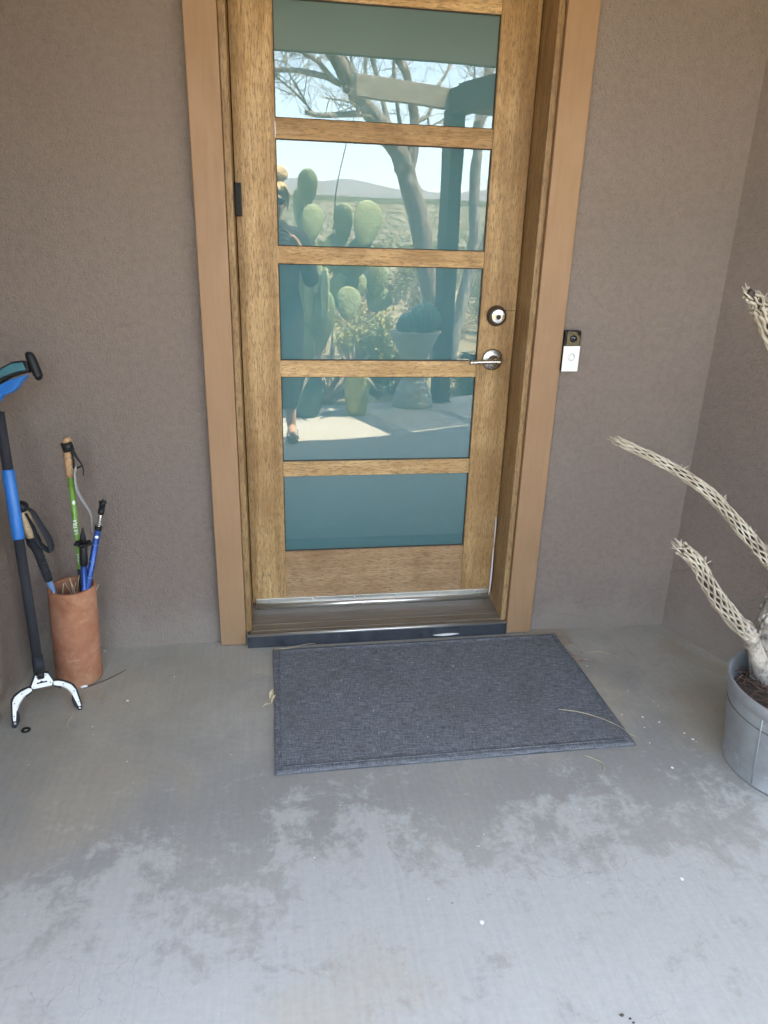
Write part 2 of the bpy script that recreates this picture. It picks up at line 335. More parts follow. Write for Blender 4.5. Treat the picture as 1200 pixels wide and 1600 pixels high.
# ================================================================== mesh helpers
class MB:
    def __init__(s): s.v = []; s.f = []; s.sm = []
    def add(s, vs, fs, smooth=False):
        o = len(s.v); s.v += [Vector(p) for p in vs]
        s.f += [tuple(i + o for i in f) for f in fs]; s.sm += [smooth] * len(fs)
        return s
    def box(s, lo, hi, bev=0, mat=None):
        bm = bmesh.new(); bmesh.ops.create_cube(bm, size=1)
        for w in bm.verts:
            w.co = Vector([(lo[k] + hi[k]) / 2 + w.co[k] * (hi[k] - lo[k]) for k in range(3)])
        if bev: bmesh.ops.bevel(bm, geom=list(bm.edges), offset=bev, segments=2, affect='EDGES', profile=.6)
        return s.bm(bm, mat)
    def bm(s, bm, mat=None, smooth=False):
        bm.verts.index_update()
        vs = [(mat @ w.co if mat else w.co.copy()) for w in bm.verts]
        s.add(vs, [[w.index for w in f.verts] for f in bm.faces], smooth); bm.free(); return s
    def tube(s, pts, rad, n=10, cap=True, smooth=True, squash=1.0, twist=0):
        pts = [Vector(p) for p in pts]; k = len(pts)
        if not hasattr(rad, '__len__'): rad = [rad] * k
        t0 = (pts[1] - pts[0]).normalized(); a = Vector((0, 0, 1)) if abs(t0.z) < .9 else Vector((1, 0, 0))
        nx = t0.cross(a).normalized(); vs = []
        for i in range(k):
            t = (pts[min(i + 1, k - 1)] - pts[max(i - 1, 0)]).normalized()
            nx = (nx - t * nx.dot(t)).normalized(); ny = t.cross(nx)
            for j in range(n):
                q = 2 * PI * j / n + twist
                vs.append(pts[i] + (nx * math.cos(q) + ny * math.sin(q) * squash) * rad[i])
        fs = [(i * n + j, i * n + (j + 1) % n, (i + 1) * n + (j + 1) % n, (i + 1) * n + j) for i in range(k - 1) for j in range(n)]
        s.add(vs, fs, smooth)
        if cap:
            o = len(s.v) - len(vs)
            s.f += [tuple(o + j for j in reversed(range(n))), tuple(o + (k - 1) * n + j for j in range(n))]; s.sm += [False, False]
        return s
    def lathe(s, prof, c=(0, 0, 0), n=40, mat=None, smooth=True, lean=(0, 0), wob=0):
        """prof: (radius, z) pairs, radius 0 allowed at an end"""
        vs = []; k = len(prof); c = Vector(c)
        for (r, z) in prof:
            for j in range(n):
                q = 2 * PI * j / n; rr = r * (1 + wob * math.sin(3 * q + z * 20) + wob * .6 * math.sin(5 * q - z * 31))
                p = Vector((rr * math.cos(q) + lean[0] * z, rr * math.sin(q) + lean[1] * z, z)) 
                vs.append((mat @ p if mat else p) + c)
        fs = [(i * n + j, i * n + (j + 1) % n, (i + 1) * n + (j + 1) % n, (i + 1) * n + j) for i in range(k - 1) for j in range(n)]
        return s.add(vs, fs, smooth)
    def prism(s, poly, z0, z1, mat=None, bev=0):
        bm = bmesh.new(); vs = [bm.verts.new((p[0], p[1], z0)) for p in poly]; f = bm.faces.new(vs)
        r = bmesh.ops.extrude_face_region(bm, geom=[f])
        for e in r['geom']:
            if isinstance(e, bmesh.types.BMVert): e.co.z = z1
        bmesh.ops.recalc_face_normals(bm, faces=bm.faces)
        if bev: bmesh.ops.bevel(bm, geom=list(bm.edges), offset=bev, segments=2, affect='EDGES', profile=.6)
        return s.bm(bm, mat)
    def ball(s, c, r, mat=None, seg=20, rings=12):
        bm = bmesh.new(); bmesh.ops.create_uvsphere(bm, u_segments=seg, v_segments=rings, radius=1)
        rr = r if hasattr(r, '__len__') else (r, r, r); c = Vector(c)
        for w in bm.verts:
            p = Vector((w.co.x * rr[0], w.co.y * rr[1], w.co.z * rr[2])); w.co = (mat @ p if mat else p) + c
        return s.bm(bm, None, True)

def origin_of(p):
    o = Vector((0, 0, 0))
    while p: o += p.location; p = p.parent
    return o
def obj(name, mb, mat, parent=None, loc=None, label=None, cat=None, group=None, kind=None):
    """one linked mesh object; mb holds world coordinates"""
    o0 = origin_of(parent) if parent else Vector(loc or (0, 0, 0))
    me = bpy.data.meshes.new(name)
    me.from_pydata([tuple(p - o0) for p in mb.v], [], mb.f)
    me.polygons.foreach_set('use_smooth', mb.sm); me.update()
    mats = mat if isinstance(mat, list) else [mat]
    for q in mats: me.materials.append(M[q] if isinstance(q, str) else q)
    o = bpy.data.objects.new(name, me); COL.objects.link(o)
    if parent: o.parent = parent
    else: o.location = o0
    return tag(o, label, cat, group, kind)
def tag(o, label=None, cat=None, group=None, kind=None):
    for k, w in (('label', label), ('category', cat), ('group', group), ('kind', kind)):
        if w: o[k] = w
    return o
def thing(name, label, cat, loc=(0, 0, 0), group=None):
    o = bpy.data.objects.new(name, None); COL.objects.link(o); o.location = loc; o.empty_display_size = .05
    return tag(o, label, cat, group)
def copy_tree(o, parent=None):
    c = o.copy(); COL.objects.link(c)
    if parent: c.parent = parent
    for ch in list(o.children): copy_tree(ch, c)
    return c
def frame(origin, z, x=(1, 0, 0)):
    z = Vector(z).normalized(); x = Vector(x); x = (x - z * x.dot(z)).normalized(); y = z.cross(x)
    return Matrix(((x.x, y.x, z.x, origin[0]), (x.y, y.y, z.y, origin[1]), (x.z, y.z, z.z, origin[2]), (0, 0, 0, 1)))
def bez(pts, n=24):
    """Catmull-Rom through points"""
    P = [Vector(p) for p in pts]; P = [P[0] * 2 - P[1]] + P + [P[-1] * 2 - P[-2]]; out = []
    m_ = len(P) - 3
    for i in range(n + 1):
        u = i / n * m_; k = min(int(u), m_ - 1); t = u - k; a, b, c, d = P[k:k + 4]
        out.append(.5 * ((2 * b) + (c - a) * t + (2 * a - 5 * b + 4 * c - d) * t * t + (3 * b - a - 3 * c + d) * t ** 3))
    return out
def lerp(a, b, t): return a + (b - a) * t
rnd = random.uniform

# ================================================================== setting
# patio slab, porch and terrace in one pour
D1 = Vector((-.93, .36, 0)).normalized(); D2 = Vector((.36, .93, 0)).normalized()
slab = [(-4, .3), (-4, -3.85), (.3, -3.85), (1.2, -4.14), (1.6, -4.28), (6, -6.0), (6, .3)]
obj('concrete_patio', MB().prism(slab, -.12, 0), 'concrete', kind='structure')
j = MB(); A = Vector((-.35, -2.72, .0)); B = Vector((.55, -2.2, 0)); 
# ground: one sheet to the horizon, rising gently towards the hills
def ground_h(x, y):
    r = math.hypot(x, y); back = max(0, min(1, (-y / max(r, 1) + .2) / .8))
    far = max(0, r - 60)
    h = -.07 + (.05 * mnoise.noise(Vector((x * .25, y * .25, 0))) if r > 8 else 0)
    h += min(1, r / 200) * .3 * mnoise.noise(Vector((x * .01, y * .01, 3)))
    h += far * .060 * back * min(1, far / 420)
    return h
g = MB(); rings = [0] + [3 * 1.085 ** k for k in range(90)]
NA = 128; vs = []
for r in rings:
    for k in range(NA):
        q = 2 * PI * k / NA; x, y = r * math.cos(q), r * math.sin(q); vs.append((x, y, ground_h(x, y)))
fs = [(i * NA + k, i * NA + (k + 1) % NA, (i + 1) * NA + (k + 1) % NA, (i + 1) * NA + k) for i in range(len(rings) - 1) for k in range(NA)]
g.add(vs, fs, True); obj('desert_ground', g, 'soil_desert', kind='structure')
# hills along the skyline
h = MB(); nx_, ny_ = 150, 14; vs = []
for i in range(nx_):
    a = lerp(-1.25, 1.25, i / (nx_ - 1))
    ridge = 44 + 26 * mnoise.noise(Vector((a * 6, 1.3, 0))) + 16 * mnoise.noise(Vector((a * 19, 4, 0))) + 8 * mnoise.noise(Vector((a * 55, 9, 0)))
    for k in range(ny_):
        u = k / (ny_ - 1); r = 2350 + 1300 * u; x, y = r * math.sin(a), -r * math.cos(a)
        prof = math.sin(PI * min(1, u * 1.15)) if u < .87 else 0
        prof *= .85 + .35 * mnoise.noise(Vector((x * .004, y * .004, 7)))
        vs.append((x, y, ground_h(x, y) - 6 + max(0, ridge * prof) * 1.15))
fs = [(i * ny_ + k, (i + 1) * ny_ + k, (i + 1) * ny_ + k + 1, i * ny_ + k + 1) for i in range(nx_ - 1) for k in range(ny_ - 1)]
h.add(vs, fs, True); obj('hills', h, 'hill', kind='structure')

# desert air: one closed box of thin haze round everything
hz_m = bpy.data.materials.new('haze'); hz_m.use_nodes = True; hz_m.node_tree.nodes.clear()
hv = hz_m.node_tree.nodes.new('ShaderNodeVolumePrincipled'); hv.inputs['Density'].default_value = .00016; hv.inputs['Color'].default_value = (.82, .90, 1, 1); hv.inputs['Anisotropy'].default_value = .1
hz_m.node_tree.links.new(hv.outputs[0], hz_m.node_tree.nodes.new('ShaderNodeOutputMaterial').inputs['Volume'])
obj('haze', MB().box((-4700, -4700, -8), (4700, 4700, 420)), hz_m, kind='stuff')

# ---------------------------------------------------------------- house
house = thing('house', 'taupe stucco house with a recessed porch around the wooden front door', 'house', (0, 0, 0))
CX0, CX1, CX2, CX3 = -.576, -.4865, .487, .583
WT = 2.381
obj('wall', MB().prism([(-1.203, .004), (-.56, -.001), (-.50, -.001), (-.50, .30), (-1.203, .30)], 0, WT), 'stucco', house)
obj('wall', MB().prism([(-4, .3), (-4, -1.9), (-1.203, -1.9), (-1.203, .30)], 0, WT), 'stucco', house)
obj('wall', MB().prism([(.50, -.030), (1.123, -.055), (1.123, .30), (.50, .30)], 0, WT), 'stucco', house)
obj('wall', MB().prism([(1.123, .30), (1.123, -.055), (1.512, -1.13), (4.2, -2.1), (4.2, .30)], 0, WT), 'stucco', house)
obj('wall', MB().prism([(-.50, -.0005), (.50, -.0305), (.50, .30), (-.50, .30)], 2.165, WT), 'stucco', house)
EAVE = [(-4.4, -2.14), (.62, -2.165), (1.38, -2.235), (1.75, -2.325), (2.35, -2.58), (5, -3.65)]
obj('porch_ceiling', MB().prism([(-4.35, .6)] + [(x, y + .045) for x, y in EAVE] + [(4.95, .6)], WT, WT + .03), 'ceiling_paint', house)
fb = MB()
for (a, b) in zip(EAVE[:-1], EAVE[1:]):
    fb.prism([a, b, (b[0], b[1] + .045), (a[0], a[1] + .045)], 2.38, 2.66)
obj('fascia', fb, 'rafter_stain', house)
obj('roof', MB().prism([(-4.4, 5)] + [(x, y - .02) for x, y in EAVE] + [(5, 5)], 2.66, 2.72), 'roof_felt', house)
# casing boards: left, right, head
for (x0, x1, yf) in ((CX0, CX1, -.032), (CX2, CX3, -.052)):
    obj('door_casing', MB().box((x0, yf, .003), (x1, .06, 2.17), .0025), 'casing_paint', house)
obj('door_casing', MB().box((CX0, -.045, 2.172), (CX3, .06, 2.265), .0025), 'casing_paint', house)
# jambs with a rounded front edge, and the stop they end in
for (sx, x0, x1, yf) in ((-1, -.4855, -.4650, -.024), (1, .4650, .486, -.038)):
    obj('door_jamb', MB().box((x0, yf, .05), (x1, .20, 2.16), .004), 'wood_jamb', house)
obj('door_jamb', MB().box((-.467, -.024, 2.135), (.467, .20, 2.158), .004), 'wood_jamb', house)
for (x0, x1) in ((-.467, -.452), (.452, .467)):
    obj('door_stop', MB().box((x0, .142, .06), (x1, .198, 2.133), .002), 'gasket', house)
# threshold: nosing, bronze tread with ribs, dark riser
obj('threshold_riser', MB().box((-.480, -.058, .002), (.484, .03, .048), .002), 'dark_sill', house)
tr = MB()
tr.add([(-.470, -.050, .0525), (.472, -.050, .0525), (.472, .14, .083), (-.470, .14, .083), (-.470, -.050, .0485), (.472, -.050, .0485), (.472, .14, .05), (-.470, .14, .05)],
       [(0, 1, 2, 3), (4, 7, 6, 5), (0, 4, 5, 1), (1, 5, 6, 2), (2, 6, 7, 3), (3, 7, 4, 0)])
tread = obj('threshold_tread', tr, 'bronze_sill', house)
rb = MB()
for k, y in enumerate((-.030, .004)):
    z = .0525 + (y + .05) * .1605
    rb.box((-.466, y - .0022, z - .001), (.468, y + .0022, z + .0022), .0008)
obj('rib', rb, 'bronze_sill', tread)
obj('nosing', MB().tube([(-.480, -.055, .0515), (.484, -.055, .0515)], .0048, 10), 'aluminium', tread)

# ---------------------------------------------------------------- front door
door = thing('front_door', 'brown mahogany front door with five satin glass panes, closed', 'door', (0, .12, .1))
DY0, DY1 = .0931, .138
GX0, GX1 = -.3377, .3382
for (x0, x1) in ((-.4620, GX0), (GX1, .4620)):
    obj('stile', MB().box((x0, DY0, .106), (x1, DY1, 2.13), .0016), 'wood_stile', door)
ZP = [(1.7227, 2.0266), (1.3637, 1.6674), (1.0056, 1.3117), (.6533, .9515), (.3089, .5998)]
rz = [(2.0266, 2.13)] + [(ZP[i + 1][1], ZP[i][0]) for i in range(4)] + [(.106, .3089)]
for k, (z0, z1) in enumerate(rz):
    obj('rail', MB().box((GX0 + .0007, DY0 + .0008, z0), (GX1 - .0007, DY1 - .001, z1), .0014), 'wood_kick' if k == 5 else 'wood_rail', door)
for (z0, z1) in ZP:
    p = obj('glass_pane', MB().add([(GX0 - .006, .105, z0 - .006), (GX1 + .006, .105, z0 - .006), (GX1 + .006, .105, z1 + .006), (GX0 - .006, .105, z1 + .006)], [(0, 1, 2, 3)]), 'glass', door)
    obj('etched_film', MB().box((GX0 - .006, .1085, z0 - .006), (GX1 + .006, .128, z1 + .006)), 'film', p)
    gk = MB(); w = .0028
    gk.box((GX0, .1015, z0), (GX1, .1048, z0 + w)); gk.box((GX0, .1015, z1 - w), (GX1, .1048, z1))
    gk.box((GX0, .1015, z0 + w), (GX0 + w, .1048, z1 - w)); gk.box((GX1 - w, .1015, z0 + w), (GX1, .1048, z1 - w))
    obj('gasket', gk, 'gasket', p)
sw = obj('door_sweep', MB().box((-.4495, .0865, .100), (.4475, .0935, .123), .0015).tube([(-.449, .082, .0945), (.447, .082, .0945)], .0125, 14), 'aluminium', door)
for k in range(6):
    x = lerp(-.40, .40, k / 5); obj('screw', MB().ball((x, .0862, .114), (.004, .002, .004), None, 10, 6), 'steel', sw)
obj('seal_lip', MB().box((-.449, .080, .0835), (.4495, .092, .0885), .001), 'white_strip', door)
# deadbolt
L0 = Vector((.394, .0931, 1.160)); FY = Matrix.Rotation(PI / 2, 4, 'X')
db = obj('deadbolt', MB().lathe([(0, 0), (.0345, 0), (.0345, .006), (.031, .017), (.0265, .0245), (.0, .0245)], L0, 36, FY), 'bronze', door)
obj('lock_face', MB().lathe([(.0238, .0246), (.0235, .0275), (.021, .0285), (0, .0285)], L0, 32, FY), 'steel', db)
obj('keyhole', MB().lathe([(.0085, .0286), (.0085, .030), (0, .030)], L0 + Vector((0, 0, -.002)), 20, FY).box(L0 + Vector((-.0014, -.0306, -.010)), L0 + Vector((.0014, -.0300, .004))), 'key_slot', db)
# lever
L1 = Vector((.3915, .0931, 1.012))
hd = obj('door_handle', MB().lathe([(0, 0), (.0375, 0), (.0372, .004), (.033, .0085), (.0, .0085)], L1, 40, FY), 'nickel', door)
obj('spindle', MB().lathe([(.0165, .0086), (.0155, .014), (.0115, .017), (.0115, .046), (0, .046)], L1, 28, FY), 'nickel', hd)
lv = MB().tube(bez([L1 + Vector((.016, -.053, 0)), L1 + Vector((-.01, -.055, 0)), L1 + Vector((-.05, -.055, -.001)), L1 + Vector((-.096, -.055, -.003))], 12), .0078, 14)
obj('lever', lv, 'nickel', hd)
# black sensor block on the hinge side, split seam above the deadbolt
obj('sensor', MB().box((-.4640, .060, 1.447), (-.4440, .0925, 1.539), .003), 'black_plastic', door)
obj('drip_crack', MB().tube([(.422, .0925, 1.178), (.436, .0926, 1.1775), (.460, .0925, 1.177)], .0011, 6), 'gasket', door)
# weatherstrip peeling out of the latch side
for pts, w in (([(.4555, .0895, .425), (.4545, .083, .385), (.455, .084, .335), (.4562, .0885, .30)], .0042),
               ([(.4560, .0890, .298), (.4530, .080, .25), (.4515, .075, .20), (.4505, .074, .15), (.4495, .078, .112), (.4490, .081, .090)], .0062)):
    q = bez(pts, 18); ws = MB()
    rad = [w * (.25 + .75 * math.sin(PI * min(1, .12 + i / len(q)))) for i in range(len(q))]
    ws.tube(q, rad, 8, True, True, .45); obj('weatherstrip', ws, 'white_strip', door)

# ---------------------------------------------------------------- doorbell on the right wall
BX0, BX1, BY = .579, .6395, -.0405
bell = thing('doorbell', 'black and white video doorbell mounted beside the right casing', 'doorbell', (.61, BY, 1.06))
W0 = -.033
obj('housing', MB().box((.5845, -.062, .998), (.640, W0, 1.1295), .003), 'black_plastic', bell)
obj('camera_panel', MB().box((.5905, -.0645, 1.0815), (.6365, -.0618, 1.1275), .001), 'black_gloss', bell)
obj('lens', MB().lathe([(.012, .0), (.0115, .002), (.008, .0035), (0, .0042)], (.6135, -.0645, 1.104), 24, FY), 'black_gloss', bell)
cv = obj('faceplate', MB().box((.5835, -.0655, .9975), (.6405, -.0617, 1.0805), .0025), 'white_plastic', bell)
obj('button_ring', MB().lathe([(.0125, 0), (.0125, .0015), (.0105, .0018), (.0105, .0004)], (.612, -.0655, 1.045), 28, FY), 'steel', cv)
obj('button', MB().lathe([(.0103, 0), (.0098, .0012), (0, .0016)], (.612, -.0655, 1.045), 28, FY), 'white_plastic', cv)

# ---------------------------------------------------------------- doormat
mt = thing('doormat', 'charcoal blue woven doormat lying in front of the threshold', 'doormat', (.14, -.40, 0))
MX0, MX1, MY0, MY1 = -.392, .672, -.728, -.078
nx_, ny_ = 60, 38; vs = []; hem = .028
def mat_z(x, y):
    e = min(x - MX0, MX1 - x, y - MY0, MY1 - y)
    z = .0085 + (.0005 if hem * .25 < e < hem else 0) - (.0012 if hem <= e < hem + .008 else 0)
    if e < .006: z = .0045
    return z + .0009 * mnoise.noise(Vector((x * 7, y * 7, 0)))
xs = [MX0, MX0 + .006, MX0 + .012, MX0 + hem - .002, MX0 + hem + .002, MX0 + hem + .012] + [lerp(MX0 + .06, MX1 - .06, i / 44) for i in range(45)] + [MX1 - hem - .012, MX1 - hem - .002, MX1 - hem + .002, MX1 - .012, MX1 - .006, MX1]
ys = [MY0, MY0 + .006, MY0 + .012, MY0 + hem - .002, MY0 + hem + .002, MY0 + hem + .012] + [lerp(MY0 + .06, MY1 - .06, i / 30) for i in range(31)] + [MY1 - hem - .012, MY1 - hem - .002, MY1 - hem + .002, MY1 - .012, MY1 - .006, MY1]
for y in ys:
    for x in xs: vs.append((x + .004 * mnoise.noise(Vector((y * 4, 2, 1))), y + .004 * mnoise.noise(Vector((x * 4, 5, 1))), mat_z(x, y)))
n_ = len(xs); fs = [(b * n_ + a, b * n_ + a + 1, (b + 1) * n_ + a + 1, (b + 1) * n_ + a) for b in range(len(ys) - 1) for a in range(n_ - 1)]
obj('woven_top', MB().add(vs, fs, True), 'weave', mt)
obj('backing', MB().box((MX0 + .001, MY0 + .001, .0005), (MX1 - .001, MY1 - .001, .0046), .001), 'mat_edge', mt)
hs = MB()
for (a, b) in (((MX0 + .022, MY0 + .022, .0105), (MX1 - .022, MY0 + .022, .0105)), ((MX0 + .022, MY1 - .022, .0105), (MX1 - .022, MY1 - .022, .0105)),
               ((MX0 + .022, MY0 + .026, .0105), (MX0 + .022, MY1 - .026, .0105)), ((MX1 - .022, MY0 + .026, .0105), (MX1 - .022, MY1 - .026, .0105))):
    hs.tube(bez([a, ((a[0] + b[0]) / 2, (a[1] + b[1]) / 2, .0107), b], 10), .0013, 6)
obj('hem_seam', hs, 'weave', mt)

# ---------------------------------------------------------------- terracotta pipe with the poles
PB = Vector((-1.030, -.172, 0)); LN = (.045, .0)
pipe = thing('clay_pipe', 'upright terracotta clay pipe holding walking poles in the left corner', 'clay pipe', PB)
prof = [(.056, .004), (.0705, 0), (.0725, .004), (.0715, .10), (.0722, .2), (.0712, .30), (.0722, .330), (.0705, .337), (.0620, .3375), (.0590, .332), (.058, .2), (.058, .01)]
obj('tube', MB().lathe(prof, PB, 56, None, True, LN, .008), 'terracotta', pipe)
obj('chip', MB().ball(PB + Vector((.028, -.066, .004)), (.013, .007, .005), None, 10, 6), 'chip_white', pipe)
gr = MB()
for k in range(16):
    q = rnd(0, 6.28); r = rnd(.01, .045); b = PB + Vector((r * math.cos(q) + .012, r * math.sin(q), .22))
    t = b + Vector((rnd(-.03, .05), rnd(-.03, .03), rnd(.09, .16)))
    gr.tube(bez([b, (b + t) / 2 + Vector((rnd(-.012, .012), 0, 0)), t], 6), .0012, 4)
obj('dry_grass', gr, 'dry_grass', pipe, kind='stuff')

def seg(mb, a, b, r0, r1=None, n=16): return mb.tube([a, b], [r0, r1 if r1 else r0], n)
V = Vector
# 1 pale cork trekking pole leaning left
a = V((-1.020, -.160, .02)); top = V((-1.119, -.200, .620)); ax = (top - a).normalized(); Lg = (top - a).length
at = lambda d: top - ax * d
tp = thing('trekking_pole', 'trekking pole with pale cork grip and wide black wrist strap', 'trekking pole', a, 'walking poles standing in the clay pipe')
obj('shaft', seg(MB(), a, at(.255), .0088), 'pale_blue', tp)
obj('cork_grip', MB().tube([at(.105), at(.09), at(.06), at(.035), at(.015)], [.0165, .0158, .0172, .0178, .0165], 20), 'cork_pale', tp)
ft = MB().tube([at(.262), at(.255), at(.165), at(.14), at(.125), at(.104)], [.0105, .0125, .0128, .0165, .0215, .0195], 20)
for k in range(6): ft.tube([at(.178 + k * .012), at(.181 + k * .012)], .0139, 18)
obj('foam_grip', ft, 'black_foam', tp)
obj('grip_cap', MB().ball(at(.004), (.0225, .0225, .019), None, 20, 12), 'black_plastic', tp)
st = MB(); q = bez([at(.006) + V((.008, -.006, .004)), at(.02) + V((.034, -.022, .008)), at(.06) + V((.050, -.030, 0)), at(.105) + V((.058, -.030, -.004)), at(.135) + V((.050, -.026, -.010)), at(.118) + V((.022, -.022, 0)), at(.07) + V((.020, -.016, 0)), at(.02) + V((.012, -.012, 0))], 30)
st.tube(q, [.0055 + .008 * math.sin(PI * i / 30) for i in range(31)], 10, True, True, .28); obj('wrist_strap', st, 'black_foam', tp)
# 2 green pole with brown cork grip and grey strap
a = V((-1.000, -.150, .02)); top = V((-.972, -.165, .818)); ax = (top - a).normalized()
tp = thing('trekking_pole', 'green pole with brown cork grip and hanging grey strap', 'trekking pole', a, 'walking poles standing in the clay pipe')
obj('shaft', MB().tube([a, at(.44), at(.118)], [.0062, .0075, .0092], 16), 'green_paint', tp)
obj('lower_tube', seg(MB(), at(.56), at(.43), .0081), 'black_plastic', tp)
obj('cork_grip', MB().tube([at(.122), at(.11), at(.07), at(.03), at(.008), at(0)], [.0125, .0138, .0145, .0155, .0135, .008], 18), 'cork', tp)
obj('grip_band', MB().tube([at(.034) + V((.004, -.004, -.006)), at(.018) + V((-.003, -.004, .004))], .0165, 18), 'black_plastic', tp)
tr_ = obj('strap_clip', MB().tube(bez([at(.03) + V((.012, -.012, 0)), at(.055) + V((.024, -.014, 0)), at(.085) + V((.040, -.014, 0)), at(.115) + V((.040, -.012, 0))], 12), [.006, .007, .008, .008, .007, .006, .005, .005, .0045, .004, .004, .003, .003], 8, True, True, .5)
          .tube(bez([at(.03) + V((.012, -.012, 0)), at(.07) + V((.016, -.014, 0)), at(.092) + V((.016, -.014, 0)), at(.088) + V((.038, -.014, .002))], 12), .0045, 8, True, True, .6), 'black_plastic', tp)
obj('wrist_strap', MB().tube(bez([at(.085) + V((.022, -.015, 0)), at(.12) + V((.016, -.016, 0)), at(.165) + V((.020, -.016, 0)), at(.205) + V((.038, -.018, 0)), at(.235) + V((.052, -.018, 0)), at(.262) + V((.053, -.016, 0)), at(.30) + V((.050, -.014, 0))], 26), [.0045 + .005 * math.sin(PI * min(1, .25 + i / 40)) for i in range(27)], 8, True, True, .35), 'grey_strap', tp)
# lettering down the pole
def lettering(txt, size, base, along, facing, mat, parent, name):
    cu = bpy.data.curves.new(name, 'FONT'); cu.body = txt; cu.size = size; cu.extrude = .0002; cu.shear = .25
    to = bpy.data.objects.new(name, cu); COL.objects.link(to)
    dg = bpy.context.evaluated_depsgraph_get(); me = bpy.data.meshes.new_from_object(to.evaluated_get(dg))
    bpy.data.objects.remove(to)
    x = Vector(along).normalized(); z = Vector(facing); z = (z - x * z.dot(x)).normalized(); y = z.cross(x)
    mb = MB(); mb.add([Vector(base) + x * w.co.x + y * w.co.y + z * w.co.z for w in me.vertices], [tuple(p.vertices) for p in me.polygons])
    return obj(name, mb, mat, parent)
face = V((.30, -.93, .2))
def on(d, off=.0094): return at(d) + face.normalized() * off
lettering('ULTRA', .0165, on(.312) + V((.0045, 0, 0)), ax, face, 'print_white', tp, 'lettering')
lettering('LIGHT', .0125, on(.412, .0084) + V((.0036, 0, 0)), ax, face, 'print_white', tp, 'lettering')
obj('mark', MB().ball(on(.205, .0072), (.005, .0028, .009), None, 12, 8), 'print_white', tp)
# 3 blue pole, tip up, with snow basket
a = V((-1.000, -.195, .02)); top = V((-.950, -.205, .545)); ax = (top - a).normalized()
tp = thing('trekking_pole', 'upturned blue pole with black star basket around its tip', 'trekking pole', a, 'walking poles standing in the clay pipe')
obj('shaft', seg(MB(), a, at(.115), .0095), 'blue_paint', tp)
obj('collar', MB().tube([at(.125), at(.118), at(.092), at(.088), at(.064), at(.060)], [.0108, .0125, .0125, .0112, .0115, .009], 16), 'black_plastic', tp)
bk = MB().tube([at(.062), at(.055), at(.05)], [.010, .013, .010], 14)
for k in range(7):
    q = 2 * PI * k / 7; e = frame(at(.054), ax); bk.ball(e @ V((.0195 * math.cos(q), .0195 * math.sin(q), .002)), (.0085, .0085, .005), None, 10, 6)
obj('basket', bk, 'black_plastic', tp)
obj('tip', MB().tube([at(.052), at(.03), at(.012), at(.0)], [.0095, .0085, .0045, .002], 14), 'black_plastic', tp)
# 4 blue pole, tip up, bare spring section
a = V((-1.049, -.184, .02)); top = V((-.882, -.205, .628)); ax = (top - a).normalized()
tp = thing('trekking_pole', 'upturned blue pole with bare steel spring below its black end', 'trekking pole', a, 'walking poles standing in the clay pipe')
obj('shaft', seg(MB(), a, at(.092), .0098), 'blue_paint', tp)
obj('collar', seg(MB(), at(.094), at(.084), .0108), 'black_plastic', tp)
for d in (.145, .205, .262): obj('ring_mark', seg(MB(), at(d), at(d - .0022), .0101), 'pale_blue', tp)
obj('badge', MB().ball(at(.118) + V((.001, -.0075, .001)), (.006, .004, .006), None, 12, 8), 'print_white', tp)
sp = MB(); e = frame(at(.086), ax)
sp.tube([e @ V((.0058 * math.cos(i * .9), .0058 * math.sin(i * .9), .044 * i / 50)) for i in range(51)], .0016, 6); obj('spring', sp, 'steel', tp)
obj('rod', seg(MB(), at(.09), at(.03), .0035), 'steel', tp)
obj('expander', MB().tube([at(.042), at(.04), at(.024), at(.0235), at(.021), at(.0205), at(.006), at(.0)], [.007, .0095, .0095, .007, .007, .0092, .0088, .0072], 16)
    .tube([at(.004), at(-.006)], .0035, 8).box(at(.003) + V((-.011, -.001, -.003)), at(.003) + V((.011, .001, .006))), 'black_plastic', tp)

# ---------------------------------------------------------------- reacher grabber leaning on the left wall
P0 = V((-1.088, -.35, .155)); S1 = V((-1.135, -.2, .885)); sx = (S1 - P0).normalized(); SL = (S1 - P0).length
lat = V((.92, .38, 0)).normalized(); up = V((-.1027, .2427, .9646)); nn = lat.cross(up).normalized()   # nn faces away
if nn.y > 0: pass
front = -nn if nn.y > 0 else nn
gb = thing('reacher_grabber', 'long reacher grabber with open white claw and blue trigger handle', 'grabber', (-1.07, -.39, 0))
sh = lambda t: P0 + sx * t
CM = Matrix(((lat.x, up.x, front.x, P0.x), (lat.y, up.y, front.y, P0.y), (lat.z, up.z, front.z, P0.z), (0, 0, 0, 1)))
obj('shaft', MB().tube([sh(-.01), sh(.035)], [.017, .0155], 20).tube([sh(.03), sh(.41)], .0140, 20), 'black_foam', gb)
obj('sleeve', MB().tube([sh(.395), sh(.40), sh(.595), sh(.60)], [.0155, .0172, .0172, .0155], 22), 'blue_plastic', gb)
obj('upper_shaft', MB().tube([sh(.60), sh(.765)], .0142, 20), 'black_foam', gb)
pl = [(-.0135, -.0214), (.0134, -.0209), (.0212, -.0243), (.0306, -.0508), (.0256, -.0625), (-.0258, -.0602), (-.0296, -.052)]
big_ = [(p[0] * 1.14, (p[1] + .043) * 1.16 - .043) for p in pl]
kn = obj('knuckle', MB().prism(big_, -.008, .006, CM, .0015).tube([sh(-.012), P0 - up * .035], [.016, .013], 16), 'black_plastic', gb)
kp = obj('claw_plate', MB().prism(pl, .006, .009, CM, .0008), 'white_plastic', gb)
obj('slot', MB().prism([(-.0135, -.0475), (.0150, -.0485), (.0148, -.0440), (.004, -.0436), (.003, -.0408), (-.003, -.0406), (-.004, -.0434), (-.0135, -.0430)], .009, .0098, CM), 'black_plastic', kp)
